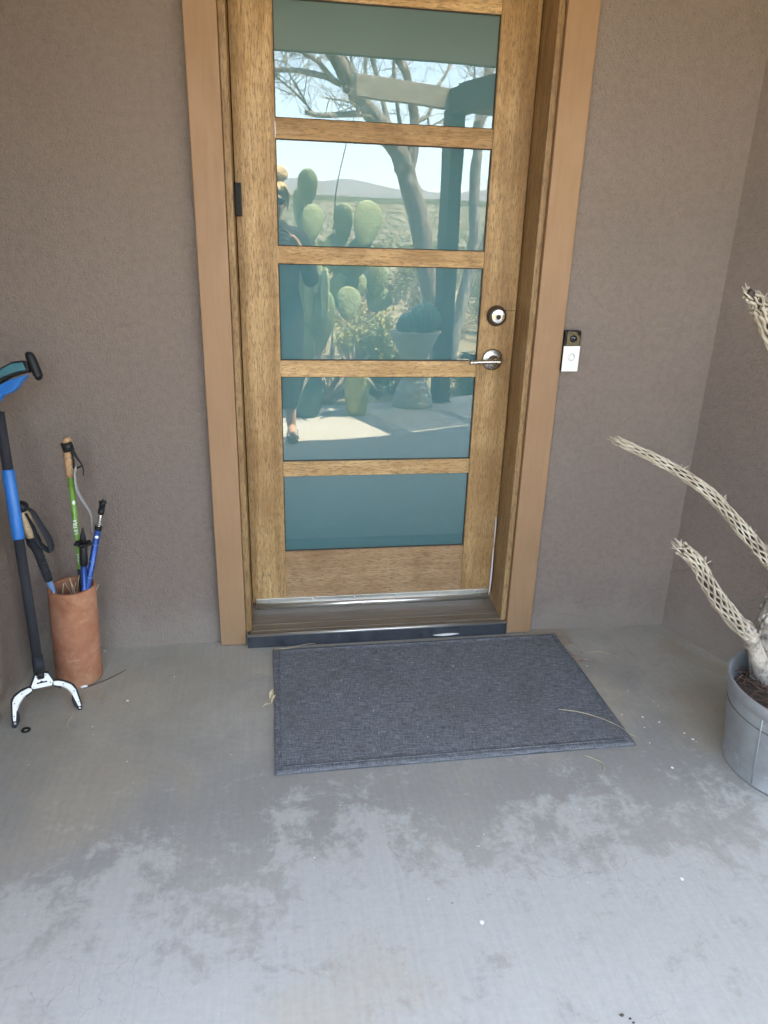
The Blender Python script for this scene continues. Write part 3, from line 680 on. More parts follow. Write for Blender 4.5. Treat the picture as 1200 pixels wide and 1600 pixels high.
for p in ((-.010, -.0265), (.0135, -.0260), (.0235, -.052), (-.0225, -.0545)):
    obj('screw', MB().lathe([(.0026, 0), (.0024, .0012), (0, .0015)], CM @ V((p[0], p[1], .009)), 12, CM.to_3x3().to_4x4()), 'steel', kp)
jaws = ([(-.029, -.0575), (-.0375, -.054), (-.0590, -.0595), (-.0770, -.0705), (-.0855, -.0850), (-.0895, -.1159), (-.0925, -.1430), (-.0850, -.1440), (-.0805, -.1190), (-.0750, -.1075)],
        [(-.0712, -.0990), (-.0672, -.0905), (-.0610, -.0830), (-.0535, -.0765), (-.0505, -.0735), (-.0300, -.0650)], -1)
for outer, inner, tipp, backp in (
    ([(-.029, -.0575), (-.0375, -.054), (-.0590, -.0595), (-.0770, -.0705), (-.0855, -.0850), (-.0895, -.1159), (-.0925, -.1430)],
     [(-.0850, -.1440), (-.0805, -.1190), (-.0752, -.1075), (-.0712, -.0985), (-.0655, -.0900), (-.0590, -.0825), (-.0510, -.0745), (-.0300, -.0650)],
     [(-.0955, -.1400), (-.0985, -.1577), (-.0905, -.1672), (-.0737, -.1444), (-.0722, -.1284), (-.0792, -.1100), (-.0812, -.122), (-.0855, -.142)], (-.0480, -.0735, -.0300, -.0650)),
    ([(.0310, -.0530), (.0430, -.0545), (.0590, -.0615), (.0775, -.0755), (.0880, -.0938), (.0938, -.1348), (.0950, -.1500)],
     [(.0880, -.1515), (.0830, -.1310), (.0775, -.1100), (.0735, -.0995), (.0680, -.0895), (.0610, -.0805), (.0533, -.0740), (.0310, -.0640)],
     [(.0760, -.1100), (.0730, -.1284), (.0763, -.1465), (.0914, -.1684), (.0975, -.1603), (.0982, -.1483), (.0885, -.150), (.0835, -.131)], (.0500, -.0735, .0310, -.0640))):
    teeth = []
    for i in range(len(inner) - 1):                                  # serrated inner edge of the jaw
        p, q = V((*inner[i], 0)), V((*inner[i + 1], 0)); teeth.append(tuple(p.xy))
        if 2 <= i <= 5:
            nrm = V((-(q - p).y, (q - p).x, 0)).normalized()
            s_ = 1 if (p + nrm - V((0, -.115, 0))).length < (p - nrm - V((0, -.115, 0))).length else -1
            for k in range(3):
                m1 = p.lerp(q, (k + .35) / 3); m2 = p.lerp(q, (k + .7) / 3)
                teeth += [tuple((m1 - nrm * s_ * .0022).xy), tuple((m1 + nrm * s_ * .0018).xy), tuple((m2 + nrm * s_ * .0018).xy), tuple((m2 - nrm * s_ * .0022).xy)]
    teeth.append(inner[-1])
    jw = obj('jaw', MB().prism(outer + teeth, .001, .0065, CM), 'white_plastic', gb)
    cx_ = sum(p[0] for p in outer) / len(outer)
    edge = MB(); ol = [V((p[0] + (-.0012 if cx_ < 0 else .0012), p[1] + .0018, .0025)) for p in outer]
    edge.tube([CM @ p for p in bez(ol, 24)], .0032, 8); obj('jaw_edge', edge, 'black_plastic', jw)
    obj('rubber_tip', MB().prism(tipp, -.006, .0072, CM, .0018), 'black_plastic', gb)
    obj('pad', MB().prism([(backp[0], backp[1]), (backp[0] * .98, backp[1] - .008), (backp[2], backp[3] - .006), (backp[2], backp[3])], -.004, .004, CM), 'black_plastic', jw)
    tcx = (outer[-1][0] + inner[0][0]) / 2; ty = outer[-1][1] - .006
    for (x_, y_, r_) in ((tcx, ty, .0042), (outer[2][0] * .97, outer[2][1] - .006, .0022), (outer[4][0] * .945, outer[4][1] - .004, .0022), (tcx * .985, ty + .022, .0018)):
        obj('rivet', MB().lathe([(r_, 0), (r_ * .9, .0014), (0, .002)], CM @ V((x_, y_, .0070)), 12, CM.to_3x3().to_4x4()), 'steel', jw)
# handle: teal rubber top grip, black frame and knob, blue trigger below
H = sh(.772) + V((-.012, 0, 0)); hx = V((.95, -.12, .0)).normalized(); hz = V((-.05, .18, .98)).normalized(); hy = hz.cross(hx).normalized()
HM = Matrix(((hx.x, hy.x, hz.x, H.x), (hx.y, hy.y, hz.y, H.y), (hx.z, hy.z, hz.z, H.z), (0, 0, 0, 1)))
hp = lambda x, z: (x, z)
RX = HM @ Matrix.Rotation(PI / 2, 4, 'X')
top_e = [(-.05, .070), (-.02, .094), (.02, .098), (.045, .118), (.075, .134), (.105, .138), (.118, .137)]
bot_e = [(.118, .106), (.095, .102), (.06, .090), (.03, .074), (.0, .056), (-.03, .04), (-.05, .03)]
obj('handle_frame', MB().prism([(x, z) for x, z in top_e + bot_e], -.015, .015, RX, .003).tube([HM @ V((-.03, 0, .04)), sh(.74)], [.02, .015], 14), 'black_plastic', gb)
ins = lambda e, d: [(x, z + d) for x, z in e]
obj('grip_pad', MB().prism(ins(top_e, -.005)[1:6] + [(.112, .112), (.085, .106), (.05, .094), (.02, .078), (-.02, .062)], -.0185, .0185, RX, .003), 'teal_rubber', gb)
obj('knob', MB().tube(bez([HM @ V((.112, 0, .158)), HM @ V((.122, 0, .148)), HM @ V((.130, 0, .122)), HM @ V((.136, 0, .096)), HM @ V((.130, 0, .088))], 12), [.006, .009, .012, .013, .013, .013, .013, .013, .013, .013, .011, .009, .006], 14), 'black_plastic', gb)
obj('trigger', MB().prism([(.112, .100), (.09, .094), (.055, .082), (.02, .064), (-.02, .042), (-.035, .030), (-.03, .004), (.005, .012), (.022, .024), (.034, .040), (.055, .046), (.07, .056), (.092, .080)], -.012, .012, RX, .004), 'blue_plastic', gb)

# ---------------------------------------------------------------- tub with cholla skeleton
TB = V((1.085, -.86, 0)); Rb, Rt, Ht = .182, .213, .265
tub = thing('metal_tub', 'grey galvanised round tub at the right edge holding cholla wood', 'tub', TB)
rr = lambda z: lerp(Rb, Rt, z / Ht)
obj('body', MB().lathe([(0, .012), (Rb - .006, .012), (Rb, .004), (Rb + .003, 0), (Rb + .0035, .006), (Rb, .010), (rr(.1), .1), (rr(.2), .2), (rr(.228), .228)], TB, 72), 'galvanised', tub)
obj('rim', MB().lathe([(rr(.226), .226), (rr(.228) + .0035, .229), (Rt + .0035, Ht - .002), (Rt + .001, Ht + .002), (Rt - .004, Ht), (Rt - .006, .22), (rr(.15) - .004, .15)], TB, 72), 'galvanised', tub)
q = R_(200)
obj('seam', MB().tube([TB + V((math.cos(q) * (rr(z) + .0006), math.sin(q) * (rr(z) + .0006), z)) for z in (.008, .06, .12, .18, .226)], .0022, 6), 'galvanised', tub)
so = MB().lathe([(0, .215), (.06, .214), (.12, .207), (.17, .199), (.206, .190)], TB, 40, None, True, (0, 0), .01)
obj('soil', so, 'soil', tub)
nd_ = MB()
for k in range(260):
    q = rnd(0, 6.28); r = .195 * math.sqrt(rnd(.05, 1)); p = TB + V((r * math.cos(q), r * math.sin(q), .207 + rnd(0, .012))); a2 = rnd(0, 6.28)
    d = V((math.cos(a2), math.sin(a2), rnd(-.15, .5))) * rnd(.02, .05); nd_.tube([p - d / 2, p + d / 2 + V((0, 0, .004))], .0012, 4, False)
obj('dry_needles', nd_, 'dry_needle', tub, kind='stuff')

def cholla(mb, hollow_shade, pts, r0, r1, N=13, cell=.045, flare=None, steps=None):
    """net of wandering strands round a path, leaving lens-shaped holes"""
    pts = bez(pts, steps or 60); L = [0]
    for a_, b_ in zip(pts[:-1], pts[1:]): L.append(L[-1] + (b_ - a_).length)
    t0 = (pts[1] - pts[0]).normalized(); nx = t0.cross(V((0, 0, 1)) if abs(t0.z) < .9 else V((1, 0, 0))).normalized(); FR = []
    for i, p in enumerate(pts):
        t = (pts[min(i + 1, len(pts) - 1)] - pts[max(0, i - 1)]).normalized(); nx = (nx - t * nx.dot(t)).normalized(); FR.append((p, nx.copy(), t.cross(nx)))
    n = int(L[-1] / (cell / 8)); amp = .5 * 2 * PI / N * .70; ph = [rnd(-.25, .25) for _ in range(N)]
    def pos(s, th, r):
        k = 0
        while k < len(L) - 2 and L[k + 1] < s: k += 1
        u = (s - L[k]) / max(1e-6, L[k + 1] - L[k]); p = FR[k][0].lerp(FR[k + 1][0], u); a_ = FR[k][1].lerp(FR[k + 1][1], u); b_ = FR[k][2].lerp(FR[k + 1][2], u)
        return p + (a_ * math.cos(th) + b_ * math.sin(th)) * r
    for i in range(N):
        path = []; rad = []; end = L[-1] - rnd(0, .03)
        for k in range(n + 1):
            s = end * k / n; u = s / L[-1]; r = lerp(r0, r1, u)
            r *= .94 + .16 * mnoise.noise(V((s * 14, i * .9, r0 * 99)))
            am = amp * (.80 + .55 * mnoise.noise(V((s * 22, i * 3.7, r1 * 77)))); wob = .5 * mnoise.noise(V((s * 9, i * 1.9, 4 + r0 * 50)))
            th = 2 * PI * i / N + am * math.sin(2 * PI * s / cell + PI * i + ph[i] + wob) + s * 1.2 + .10 * mnoise.noise(V((s * 30, i * 2.3, 8)))
            path.append(pos(s, th, r)); rad.append(r * .262 * (1 + .40 * mnoise.noise(V((s * 45, i * 5.1, 1)))))
        mb.tube(path, rad, 5, True, True, .75)
    for k in range(int(L[-1] * 70)):                                 # splinters and broken fibres
        s_ = rnd(0, L[-1]); th = rnd(0, 6.28); r = lerp(r0, r1, s_ / L[-1]); mb.tube([pos(s_, th, r), pos(min(L[-1], s_ + rnd(.006, .02)), th + rnd(-.3, .3), r * rnd(1.12, 1.4))], [.0018, .0007], 4)
    hollow_shade.tube([f[0] for f in FR[:int(len(FR) * .95)]], [lerp(r0, r1, i / len(FR)) * .66 for i in range(int(len(FR) * .95))], 10)  # added dark tube standing in for shade behind the holes; the wood is hollow
def spur(mb, p, d, n=9, l=.03):
    for k in range(n):
        e = (Vector(d).normalized() + V((rnd(-.45, .45), rnd(-.45, .45), rnd(-.45, .45)))).normalized() * rnd(.5, 1) * l
        mb.tube(bez([p, V(p) + e * .5 + V((0, 0, .002)), V(p) + e], 4), [.0026, .002, .0016, .0014, .001], 4)
cs = thing('cholla_skeleton', 'pale dead cholla cactus skeleton standing in the galvanised tub', 'cactus skeleton', V((1.045, -.74, .2)))
joint = V((.925, -.755, .395))
tk = MB().tube(bez([(1.055, -.735, .185), (1.02, -.742, .24), (.975, -.75, .32), joint, (.905, -.755, .425)], 14), [.033, .029, .027, .024, .024, .022, .023, .021, .022, .023, .022, .023, .020, .015, .008], 14)
for k in range(40):
    t = rnd(.1, 1); p = V((1.055, -.735, .185)).lerp(joint, t); q = rnd(0, 6.28); d = V((math.cos(q), math.sin(q) - .4, rnd(-.3, .4))).normalized()
    tk.tube([p + d * .014, p + d * .024 + V((-.004, 0, .012))], [.006, .002], 5)
obj('stump', tk, 'cholla_bark', cs)
tk2 = MB().tube(bez([(1.07, -.72, .18), (1.045, -.705, .3), (1.06, -.70, .42), (1.10, -.70, .55), (1.12, -.705, .70)], 20), [.05 - .0008 * k for k in range(21)], 16)
for k in range(90):
    t = rnd(0, 1); p = bez([(1.07, -.72, .18), (1.045, -.705, .3), (1.06, -.70, .42), (1.10, -.70, .55), (1.12, -.705, .70)], 20)[int(t * 20)]; q = rnd(0, 6.28); d = V((math.cos(q), math.sin(q), rnd(-.2, .2)))
    tk2.tube([p + d * .038 - V((0, 0, .012)), p + d * .047, p + d * .040 + V((0, 0, .014))], [.004, .007, .004], 5)
obj('stump', tk2, 'cholla_bark', cs)
def arm(pts, r0, r1, spurs=(), N=13, cell=.045):
    mb, hollow_shade = MB(), MB(); cholla(mb, hollow_shade, pts, r0, r1, N, cell); path = bez(pts, 40)
    for (t, d, l) in spurs: spur(mb, path[int(t * 40)], d, 10, l)
    e = path[-1]; dr = (path[-1] - path[-3]).normalized()
    for k in range(7): mb.tube([e - dr * .02 + V((rnd(-1, 1), rnd(-1, 1), rnd(-1, 1))) * r1 * .7, e + dr * rnd(.005, .022) + V((rnd(-1, 1), rnd(-1, 1), rnd(-1, 1))) * r1 * .9], [.003, .0012], 4)
    o = obj('branch', mb, 'cholla', cs); obj('hollow_shade', hollow_shade, 'cholla_hollow_shade', o)
arm([(.935, -.755, .382), (.865, -.75, .445), (.80, -.745, .52), (.755, -.74, .585), (.72, -.74, .622), (.675, -.74, .655)], .0215, .0165, ((.62, (.2, -.3, 1), .04), (.64, (-.2, -.6, .3), .015)), 13, .040)
arm([(1.10, -.69, .55), (1.03, -.68, .555), (.97, -.675, .605), (.87, -.67, .70), (.77, -.67, .785), (.65, -.66, .855), (.50, -.655, .922)], .0205, .0095, ((.42, (.2, 0, 1), .035), (.58, (.1, -.2, 1), .032), (.78, (.4, 0, 1), .03), (.3, (0, 0, 1), .03)), 13, .043)
arm([(1.12, -.70, .68), (1.10, -.715, .82), (1.02, -.73, .97), (.92, -.74, 1.09), (.83, -.745, 1.19), (.785, -.75, 1.245), (.757, -.75, 1.272)], .028, .0225, ((.97, (.6, -.2, .6), .038), (.98, (-.6, -.3, -.1), .032)), 13, .046)
arm([(.79, -.75, 1.244), (.760, -.75, 1.272), (.722, -.75, 1.300)], .019, .014, (), 9, .03)
arm([(1.10, -.70, .60), (1.06, -.74, .615), (1.025, -.765, .625)], .026, .022, (), 9, .035)

# ---------------------------------------------------------------- litter on the slab and the mat
def litter(name, mb, mat, label, cat, group=None): return obj(name, mb, mat, None, mb.v[0].copy(), label, cat, group)
def stem(pts, r=.0011, n=14): return MB().tube(bez(pts, n), [r * (1 - .5 * i / n) for i in range(n + 1)], 6)
litter('straw', stem([(.50, -.545, .013), (.56, -.575, .018), (.615, -.612, .017), (.655, -.652, .0135), (.668, -.685, .0135), (.69, -.69, .003)]), 'dry_grass', 'pale curved dry stem lying across the right front of the doormat', 'stem')
litter('straw', stem([(.745, -.215, .0016), (.79, -.215, .002), (.835, -.245, .0016), (.85, -.275, .0016)]), 'dry_grass', 'pale curled dry stem on bare concrete right of the doormat', 'stem')
litter('straw', stem([(.50, -.75, .0016), (.535, -.785, .002), (.53, -.815, .0016), (.505, -.845, .0014)]), 'dry_grass', 'short hooked dry stem on concrete before the mat corner', 'stem')
litter('straw', stem([(-.385, -.09, .0115), (-.33, -.088, .0135), (-.27, -.068, .0125), (-.24, -.062, .009)]), 'dry_grass', 'long straw lying along the back edge of the doormat', 'stem')
litter('straw', stem([(-1.0, -.39, .0016), (-1.005, -.43, .0016), (-.99, -.465, .0016), (-.965, -.49, .0014)]), 'dry_grass', 'thin pale stem on concrete below the grabber claw', 'stem')
litter('dark_twig', stem([(-1.0, -.245, .0022), (-.95, -.215, .003), (-.91, -.18, .003), (-.885, -.15, .0022)], .002), 'twig_dark', 'straight dark twig lying beside the terracotta pipe', 'twig')
lf = MB()
for (a_, b_, w) in ((V((-.405, -.385, .002)), V((-.392, -.325, .012)), .008), (V((-.43, -.412, .0015)), V((-.40, -.405, .008)), .006), (V((-.40, -.40, .002)), V((-.385, -.36, .011)), .006)):
    d = (b_ - a_); s_ = d.cross(V((0, 0, 1))).normalized() * w; mid = (a_ + b_) / 2 + V((0, 0, .004)); lf.add([a_, mid - s_, b_, mid + s_], [(0, 1, 2, 3)])
litter('dry_leaf', lf, 'dry_grass', 'curled straw coloured leaf against the left edge of the doormat', 'leaf')
lf = MB().tube(bez([(.20, -.060, .016), (.235, -.064, .018), (.27, -.062, .018), (.30, -.059, .016)], 8), [.002, .005, .007, .008, .008, .008, .006, .004, .002], 8, True, True, .35)
litter('dry_leaf', lf, 'chip_white', 'pale slender leaf lying on the mat against the threshold', 'leaf')
wl = MB()
for k in range(70):                                                  # leaf crumbs drifted beside the right casing
    p = V((.69 + rnd(-.02, .035), -.15 + rnd(-.13, .09), .002)); a2 = rnd(0, 6.28); l = rnd(.004, .016)
    d = V((math.cos(a2), math.sin(a2), rnd(0, .4))) * l; s_ = V((-d.y, d.x, rnd(0, .3) * l)) * .35
    wl.add([p - d, p + s_, p + d, p - s_], [(0, 1, 2, 3)])
obj('leaf_litter', wl, 'dry_leaf', None, (.69, -.15, 0), 'brown leaf crumbs drifted along the right edge of the doormat', 'leaf litter', None, 'stuff')
chips = MB()
def chip(x, y, r, z=0):
    r *= .68
    chips.ball((x, y, z + r * .25), (r * rnd(.8, 1.3), r * rnd(.7, 1.1), r * .4), Matrix.Rotation(rnd(0, 3), 3, 'Z'), 8, 5)
for (x, y, r) in ((.64, -.56, .007), (.655, -.575, .006), (.66, -.60, .005), (.70, -.58, .004), (.76, -.60, .005), (.80, -.63, .006), (.78, -.46, .004), (.84, -.55, .003), (.72, -.26, .004), (.66, -.10, .006), (.705, -.30, .004), (.86, -.72, .006), (.85, -.69, .005), (.74, -.65, .004), (.72, -.72, .004),
                  (-.85, -.33, .008), (-.93, -.45, .004), (-.80, -.62, .003), (.05, -1.24, .007), (.55, -1.19, .006), (.73, -.83, .007), (-.72, -.21, .004), (-.98, -.02, .005), (.4, -.95, .003), (-.3, -1.02, .003), (.85, -1.12, .003)):
    chip(x, y, r)
for k in range(26): chip(rnd(-1.1, .9), rnd(-1.4, -.05), rnd(.0014, .0028))
for k in range(12): chip(rnd(-.3, .6), rnd(-.70, -.12), rnd(.0015, .0028), .0105)
obj('grit', chips, 'chip_white', None, (0, -.6, 0), 'scattered white grit and paint chips on the concrete and mat', 'grit', None, 'stuff')
litter('washer', MB().lathe([(.0055, 0), (.0055, .002), (.0125, .003), (.013, 0)], (-1.118, -.445, .0005), 24), 'black_plastic', 'small black rubber washer on the slab below the claw', 'washer')
dk = MB()
for (x, y, r) in ((.262, -1.470, .0045), (.275, -1.478, .003), (.278, -1.486, .003)): dk.ball((x, y, r * .4), (r, r * .7, r * .5), None, 8, 6)
litter('pebble', dk, 'twig_dark', 'tiny dark crumbs on bare concrete at the bottom right', 'pebble')

# ================================================================== terrace and garden facing the door
# ---------------------------------------------------------------- pergola
pg = thing('pergola', 'dark timber pergola with slatted roof on a square post', 'pergola', (1.2, -4.0, 0))
PM = Matrix(((-D1.x, D2.x, 0, 1.2), (-D1.y, D2.y, 0, -4.0), (0, 0, 1, 0), (0, 0, 0, 1)))       # local x away to the right, y towards the house
def pbox(lo, hi, bev=.004, mb=None):
    mb = mb or MB(); t = MB().box(lo, hi, bev); return mb.add([PM @ w for w in t.v], t.f)
obj('post', pbox((-.066, -.066, .012), (.066, .066, 2.44)), 'post_stain_shade', pg)
obj('base_plate', pbox((-.085, -.085, .0), (.085, .085, .012), .002), 'post_stain_shade', pg)
obj('beam', pbox((-.93, -.066, 2.444), (.066, .0, 2.60)), 'beam_stain', pg)
obj('beam', pbox((-.066, .004, 2.40), (.066, 1.70, 2.595)), 'rafter_stain', pg)
obj('beam', pbox((.070, -.066, 2.444), (3.09, .0, 2.595)), 'rafter_stain', pg)
for k in range(1, 5):
    obj('rafter', pbox((.75 * k - .03, .004, 2.44), (.75 * k + .03, 1.70, 2.595)), 'rafter_stain', pg)
obj('post', pbox((2.96, 1.5, 0), (3.09, 1.63, 2.438)), 'post_stain_shade', pg)
obj('post', pbox((2.96, -.066, 0), (3.09, .066, 2.438)), 'post_stain_shade', pg)
y = .12
while y < 1.64:
    o = obj('slat', pbox((-.060, y, 2.5965), (3.15, y + .0345, 2.612), .0015), 'rafter_stain', pg); y += .042
# ---------------------------------------------------------------- planters
HC = V((.905, -3.83, 0))
hg = thing('hourglass_planter', 'pale cast stone hourglass planter beside the pergola post', 'planter', HC)
obj('planter_body', MB().lathe([(0, .002), (.186, 0), (.184, .03), (.170, .10), (.145, .17), (.115, .225), (.086, .275), (.068, .33), (.078, .365), (.112, .43), (.16, .53), (.212, .64), (.226, .655), (.228, .672), (.212, .676), (.200, .66), (.192, .64), (0, .63)], HC, 48), 'cast_stone', hg)
obj('soil', MB().lathe([(0, .645), (.12, .644), (.198, .638)], HC, 24), 'soil_desert', hg)
def ribbed_ball(c, r, ribs, name_parent, mat='cactus_ball'):
    mb = MB(); n, k = ribs * 4, 22; vs = []; c = V(c)
    for i in range(k + 1):
        ph = PI * i / k
        for j_ in range(n):
            q = 2 * PI * j_ / n; rr_ = r * (1 + .07 * math.cos(ribs * q)) * math.sin(ph); vs.append(c + V((rr_ * math.cos(q), rr_ * math.sin(q), r * 1.02 * math.cos(ph))))
    mb.add(vs, [(i * n + j_, (i + 1) * n + j_, (i + 1) * n + (j_ + 1) % n, i * n + (j_ + 1) % n) for i in range(k) for j_ in range(n)], True)
    o = obj('globe', mb, mat, name_parent); s_ = MB()
    for i in range(4, k - 4, 2):
        ph = PI * i / k
        for j_ in range(ribs):
            q = 2 * PI * j_ / ribs; d = V((math.sin(ph) * math.cos(q), math.sin(ph) * math.sin(q), math.cos(ph))); p = c + d * r * 1.06
            for t in range(3):
                e = (d + V((rnd(-.8, .8), rnd(-.8, .8), rnd(-.8, .8)))).normalized() * r * .14; s_.tube([p, p + e], [.0011, .0005], 3, False)
    obj('spines', s_, 'spine', o, kind='stuff')
bc = thing('ball_cactus', 'blue green ball cactus cluster growing in the hourglass planter', 'cactus', HC + V((0, 0, .64)))
ribbed_ball(HC + V((.075, .01, .775)), .130, 18, bc); ribbed_ball(HC + V((-.075, .03, .745)), .082, 14, bc); ribbed_ball(HC + V((-.02, -.10, .74)), .08, 14, bc); ribbed_ball(HC + V((-.11, -.03, .71)), .055, 12, bc)
BP = V((-.085, -3.44, 0))
bp = thing('glazed_pot', 'dark teal glazed pot holding the prickly pear', 'plant pot', BP)
obj('pot_body', MB().lathe([(0, .004), (.098, 0), (.108, .02), (.130, .10), (.147, .2), (.152, .28), (.146, .345), (.155, .365), (.155, .385), (.142, .388), (.134, .36), (0, .35)], BP, 48), 'glaze_teal', bp)
obj('soil', MB().lathe([(0, .362), (.134, .358)], BP, 24), 'soil', bp)
YP = V((.345, -3.47, 0))
yp = thing('glazed_pot', 'tall yellow green glazed pot standing at the sunlit slab edge', 'plant pot', YP)
obj('pot_body', MB().lathe([(0, .004), (.076, 0), (.084, .02), (.098, .12), (.110, .22), (.118, .30), (.124, .325), (.126, .345), (.116, .348), (.108, .32), (0, .31)], YP, 48), 'glaze_yellow', yp)
obj('soil', MB().lathe([(0, .325), (.109, .320)], YP, 24), 'soil', yp)
# dried rosettes
def rosette(nm, label, c, n, lmin, lmax, lean, parent_mat='leaf_agave', droop=.35, w=.012):
    t = thing(nm, label, 'succulent', c); c = V(c)
    for k in range(n):
        q = rnd(0, 6.28); el = rnd(.15, 1.35); l = rnd(lmin, lmax); d = V((math.cos(q) * math.cos(el), math.sin(q) * math.cos(el), math.sin(el))) + V(lean)
        d.normalize(); s_ = d.cross(V((0, 0, 1))).normalized(); pts = []
        sag = droop * rnd(.1, 1.4) * (1.3 - math.sin(el))
        for i in range(7):
            u = i / 6; pts.append(c + d * l * u + V((0, 0, -sag * l * u * u)))
        vs = []; nrm = s_.cross(d)
        for i, p in enumerate(pts):
            ww = w * (1 - (i / 6) ** 1.6) * (.6 + .8 * min(1, i / 2)) + .0006
            vs += [p - s_ * ww + nrm * ww * .5, p, p + s_ * ww + nrm * ww * .5]
        fs = []
        for i in range(6): fs += [(i * 3, i * 3 + 1, i * 3 + 4, i * 3 + 3), (i * 3 + 1, i * 3 + 2, i * 3 + 5, i * 3 + 4)]
        obj('leaf', MB().add(vs, fs, True), parent_mat, t)
    return t
rosette('dried_agave', 'dried purple grey spiky rosette in the yellow green pot', YP + V((-.03, .0, .33)), 46, .18, .36, (-.25, 0, .15), 'leaf_agave', .5)
rosette('dried_agave', 'dried pale spiky rosette spilling from the teal pot', BP + V((.10, .055, .375)), 44, .14, .34, (.25, .2, .1), 'leaf_agave', .7, .010)
rosette('spiky_succulent', 'upright grey spiky rosette behind the teal and yellow pots', V((.10, -3.95, -.05)), 60, .45, .80, (0, 0, .5), 'leaf_agave', .25, .014)
# ---------------------------------------------------------------- prickly pear
pp = thing('prickly_pear', 'tall prickly pear cactus of many flat green pads', 'cactus', BP + V((0, 0, .35)))
def pad(c, w, l, tilt=0, yaw=0, pitch=0, th=.024):
    """flat obovate pad: broad above, narrow at its foot"""
    mb = MB(); n, k = 26, 14; vs = []
    RM = Matrix.Translation(c) @ Matrix.Rotation(yaw, 4, 'Z') @ Matrix.Rotation(pitch, 4, 'X') @ Matrix.Rotation(tilt, 4, 'Y')
    for i in range(k + 1):
        ph = PI * i / k; z = math.cos(ph); e = math.sin(ph); wid = e * (1 + .30 * z - .05)
        for j_ in range(n):
            q = 2 * PI * j_ / n; ct, st_ = math.cos(q), math.sin(q)
            vs.append(RM @ V((w / 2 * wid * ct * (1 + .012 * math.sin(9 * ph + q * 5)), th * (e ** .7) * st_ * (1 + .35 * (1 - abs(ct))), l / 2 * z)))
    mb.add(vs, [(i * n + j_, i * n + (j_ + 1) % n, (i + 1) * n + (j_ + 1) % n, (i + 1) * n + j_) for i in range(k) for j_ in range(n)], True)
    o = obj('pad', mb, 'cactus', pp); s_ = MB()
    for i in range(2, k):
        ph = PI * i / k
        for side in (-1, 1):
            for u in (-.7, -.35, 0, .35, .7):
                u2 = u + (.17 if i % 2 else 0)
                if abs(u2) > .8: continue
                wid = math.sin(ph) * (1 + .30 * math.cos(ph) - .05); p = V((w / 2 * wid * u2, side * th * math.sin(ph) ** .7 * math.sqrt(1 - u2 * u2) * 1.28, l / 2 * math.cos(ph)))
                for t in range(2):
                    s_.tube([RM @ p, RM @ (p + V((rnd(-.006, .006), side * rnd(.006, .014), rnd(-.008, .004))))], [.0011, .0004], 3, False)
    obj('spines', s_, 'spine', o, kind='stuff')
pad((-.052, -3.60, 1.775), .166, .298, R_(4), R_(12), R_(-6))
pad((-.115, -3.68, 1.62), .11, .337, R_(-4), R_(38), 0)
pad((-.022, -3.52, 1.515), .185, .30, R_(12), R_(-14), R_(8))
pad((.232, -3.60, 1.525), .166, .32, R_(2), R_(24), R_(-4))
pad((.415, -3.52, 1.53), .25, .365, R_(17), R_(-18), R_(8))
pad((.258, -3.40, .925), .205, .27, R_(10), R_(-6), R_(12))
pad((.510, -3.54, 1.10), .180, .285, R_(10), R_(14), R_(6))
pad((.535, -3.62, .945), .235, .225, R_(38), R_(-10), R_(-6))
pad((.235, -3.62, 1.10), .180, .345, R_(6), R_(10), R_(-8))
pad((.018, -3.50, 1.12), .115, .24, R_(-10), R_(50), R_(10))
pad((.076, -3.45, .97), .19, .46, R_(4), R_(82), 0)
pad((-.045, -3.58, .96), .15, .34, R_(-12), R_(62), 0)
pad((.045, -3.56, .75), .225, .56, R_(8), R_(8), R_(-6), .034)
pad((-.095, -3.50, .56), .21, .42, R_(-6), R_(-20), R_(6), .036)
pad((.150, -3.62, 1.30), .188, .33, R_(18), R_(-10), R_(0))
pad((.365, -3.58, 1.275), .22, .32, R_(12), R_(8), R_(4))
pad((-.05, -3.60, 1.28), .19, .34, R_(-4), R_(20), R_(0))
pad((.17, -3.62, .98), .2, .36, R_(26), R_(30), R_(0))
pad((.33, -3.62, 1.02), .18, .30, R_(34), R_(-22), R_(0))
pad((-.16, -3.66, 1.05), .2, .33, R_(-22), R_(28), R_(0))
pad((-.22, -3.62, .78), .2, .36, R_(-24), R_(-8), R_(0))
# ---------------------------------------------------------------- low dark planter beyond the post
lp = thing('low_planter', 'low dark bowl with round dark cactus on the sand beyond the post', 'planter', (2.17, -5.4, -.06))
LB = V((2.17, -5.4, -.06))
obj('bowl', MB().lathe([(0, .0), (.10, 0), (.12, .03), (.20, .12), (.235, .145), (.235, .165), (.2, .16), (0, .155)], LB, 32), 'post_stain_shade', lp)
for (x, y, z, r) in ((-.10, .02, .27, .125), (.08, .05, .23, .10), (.02, -.09, .24, .10)): ribbed_ball(LB + V((x, y, z)), r, 14, lp, 'leaf_dark') if 'leaf_dark' in M else ribbed_ball(LB + V((x, y, z)), r, 14, lp)

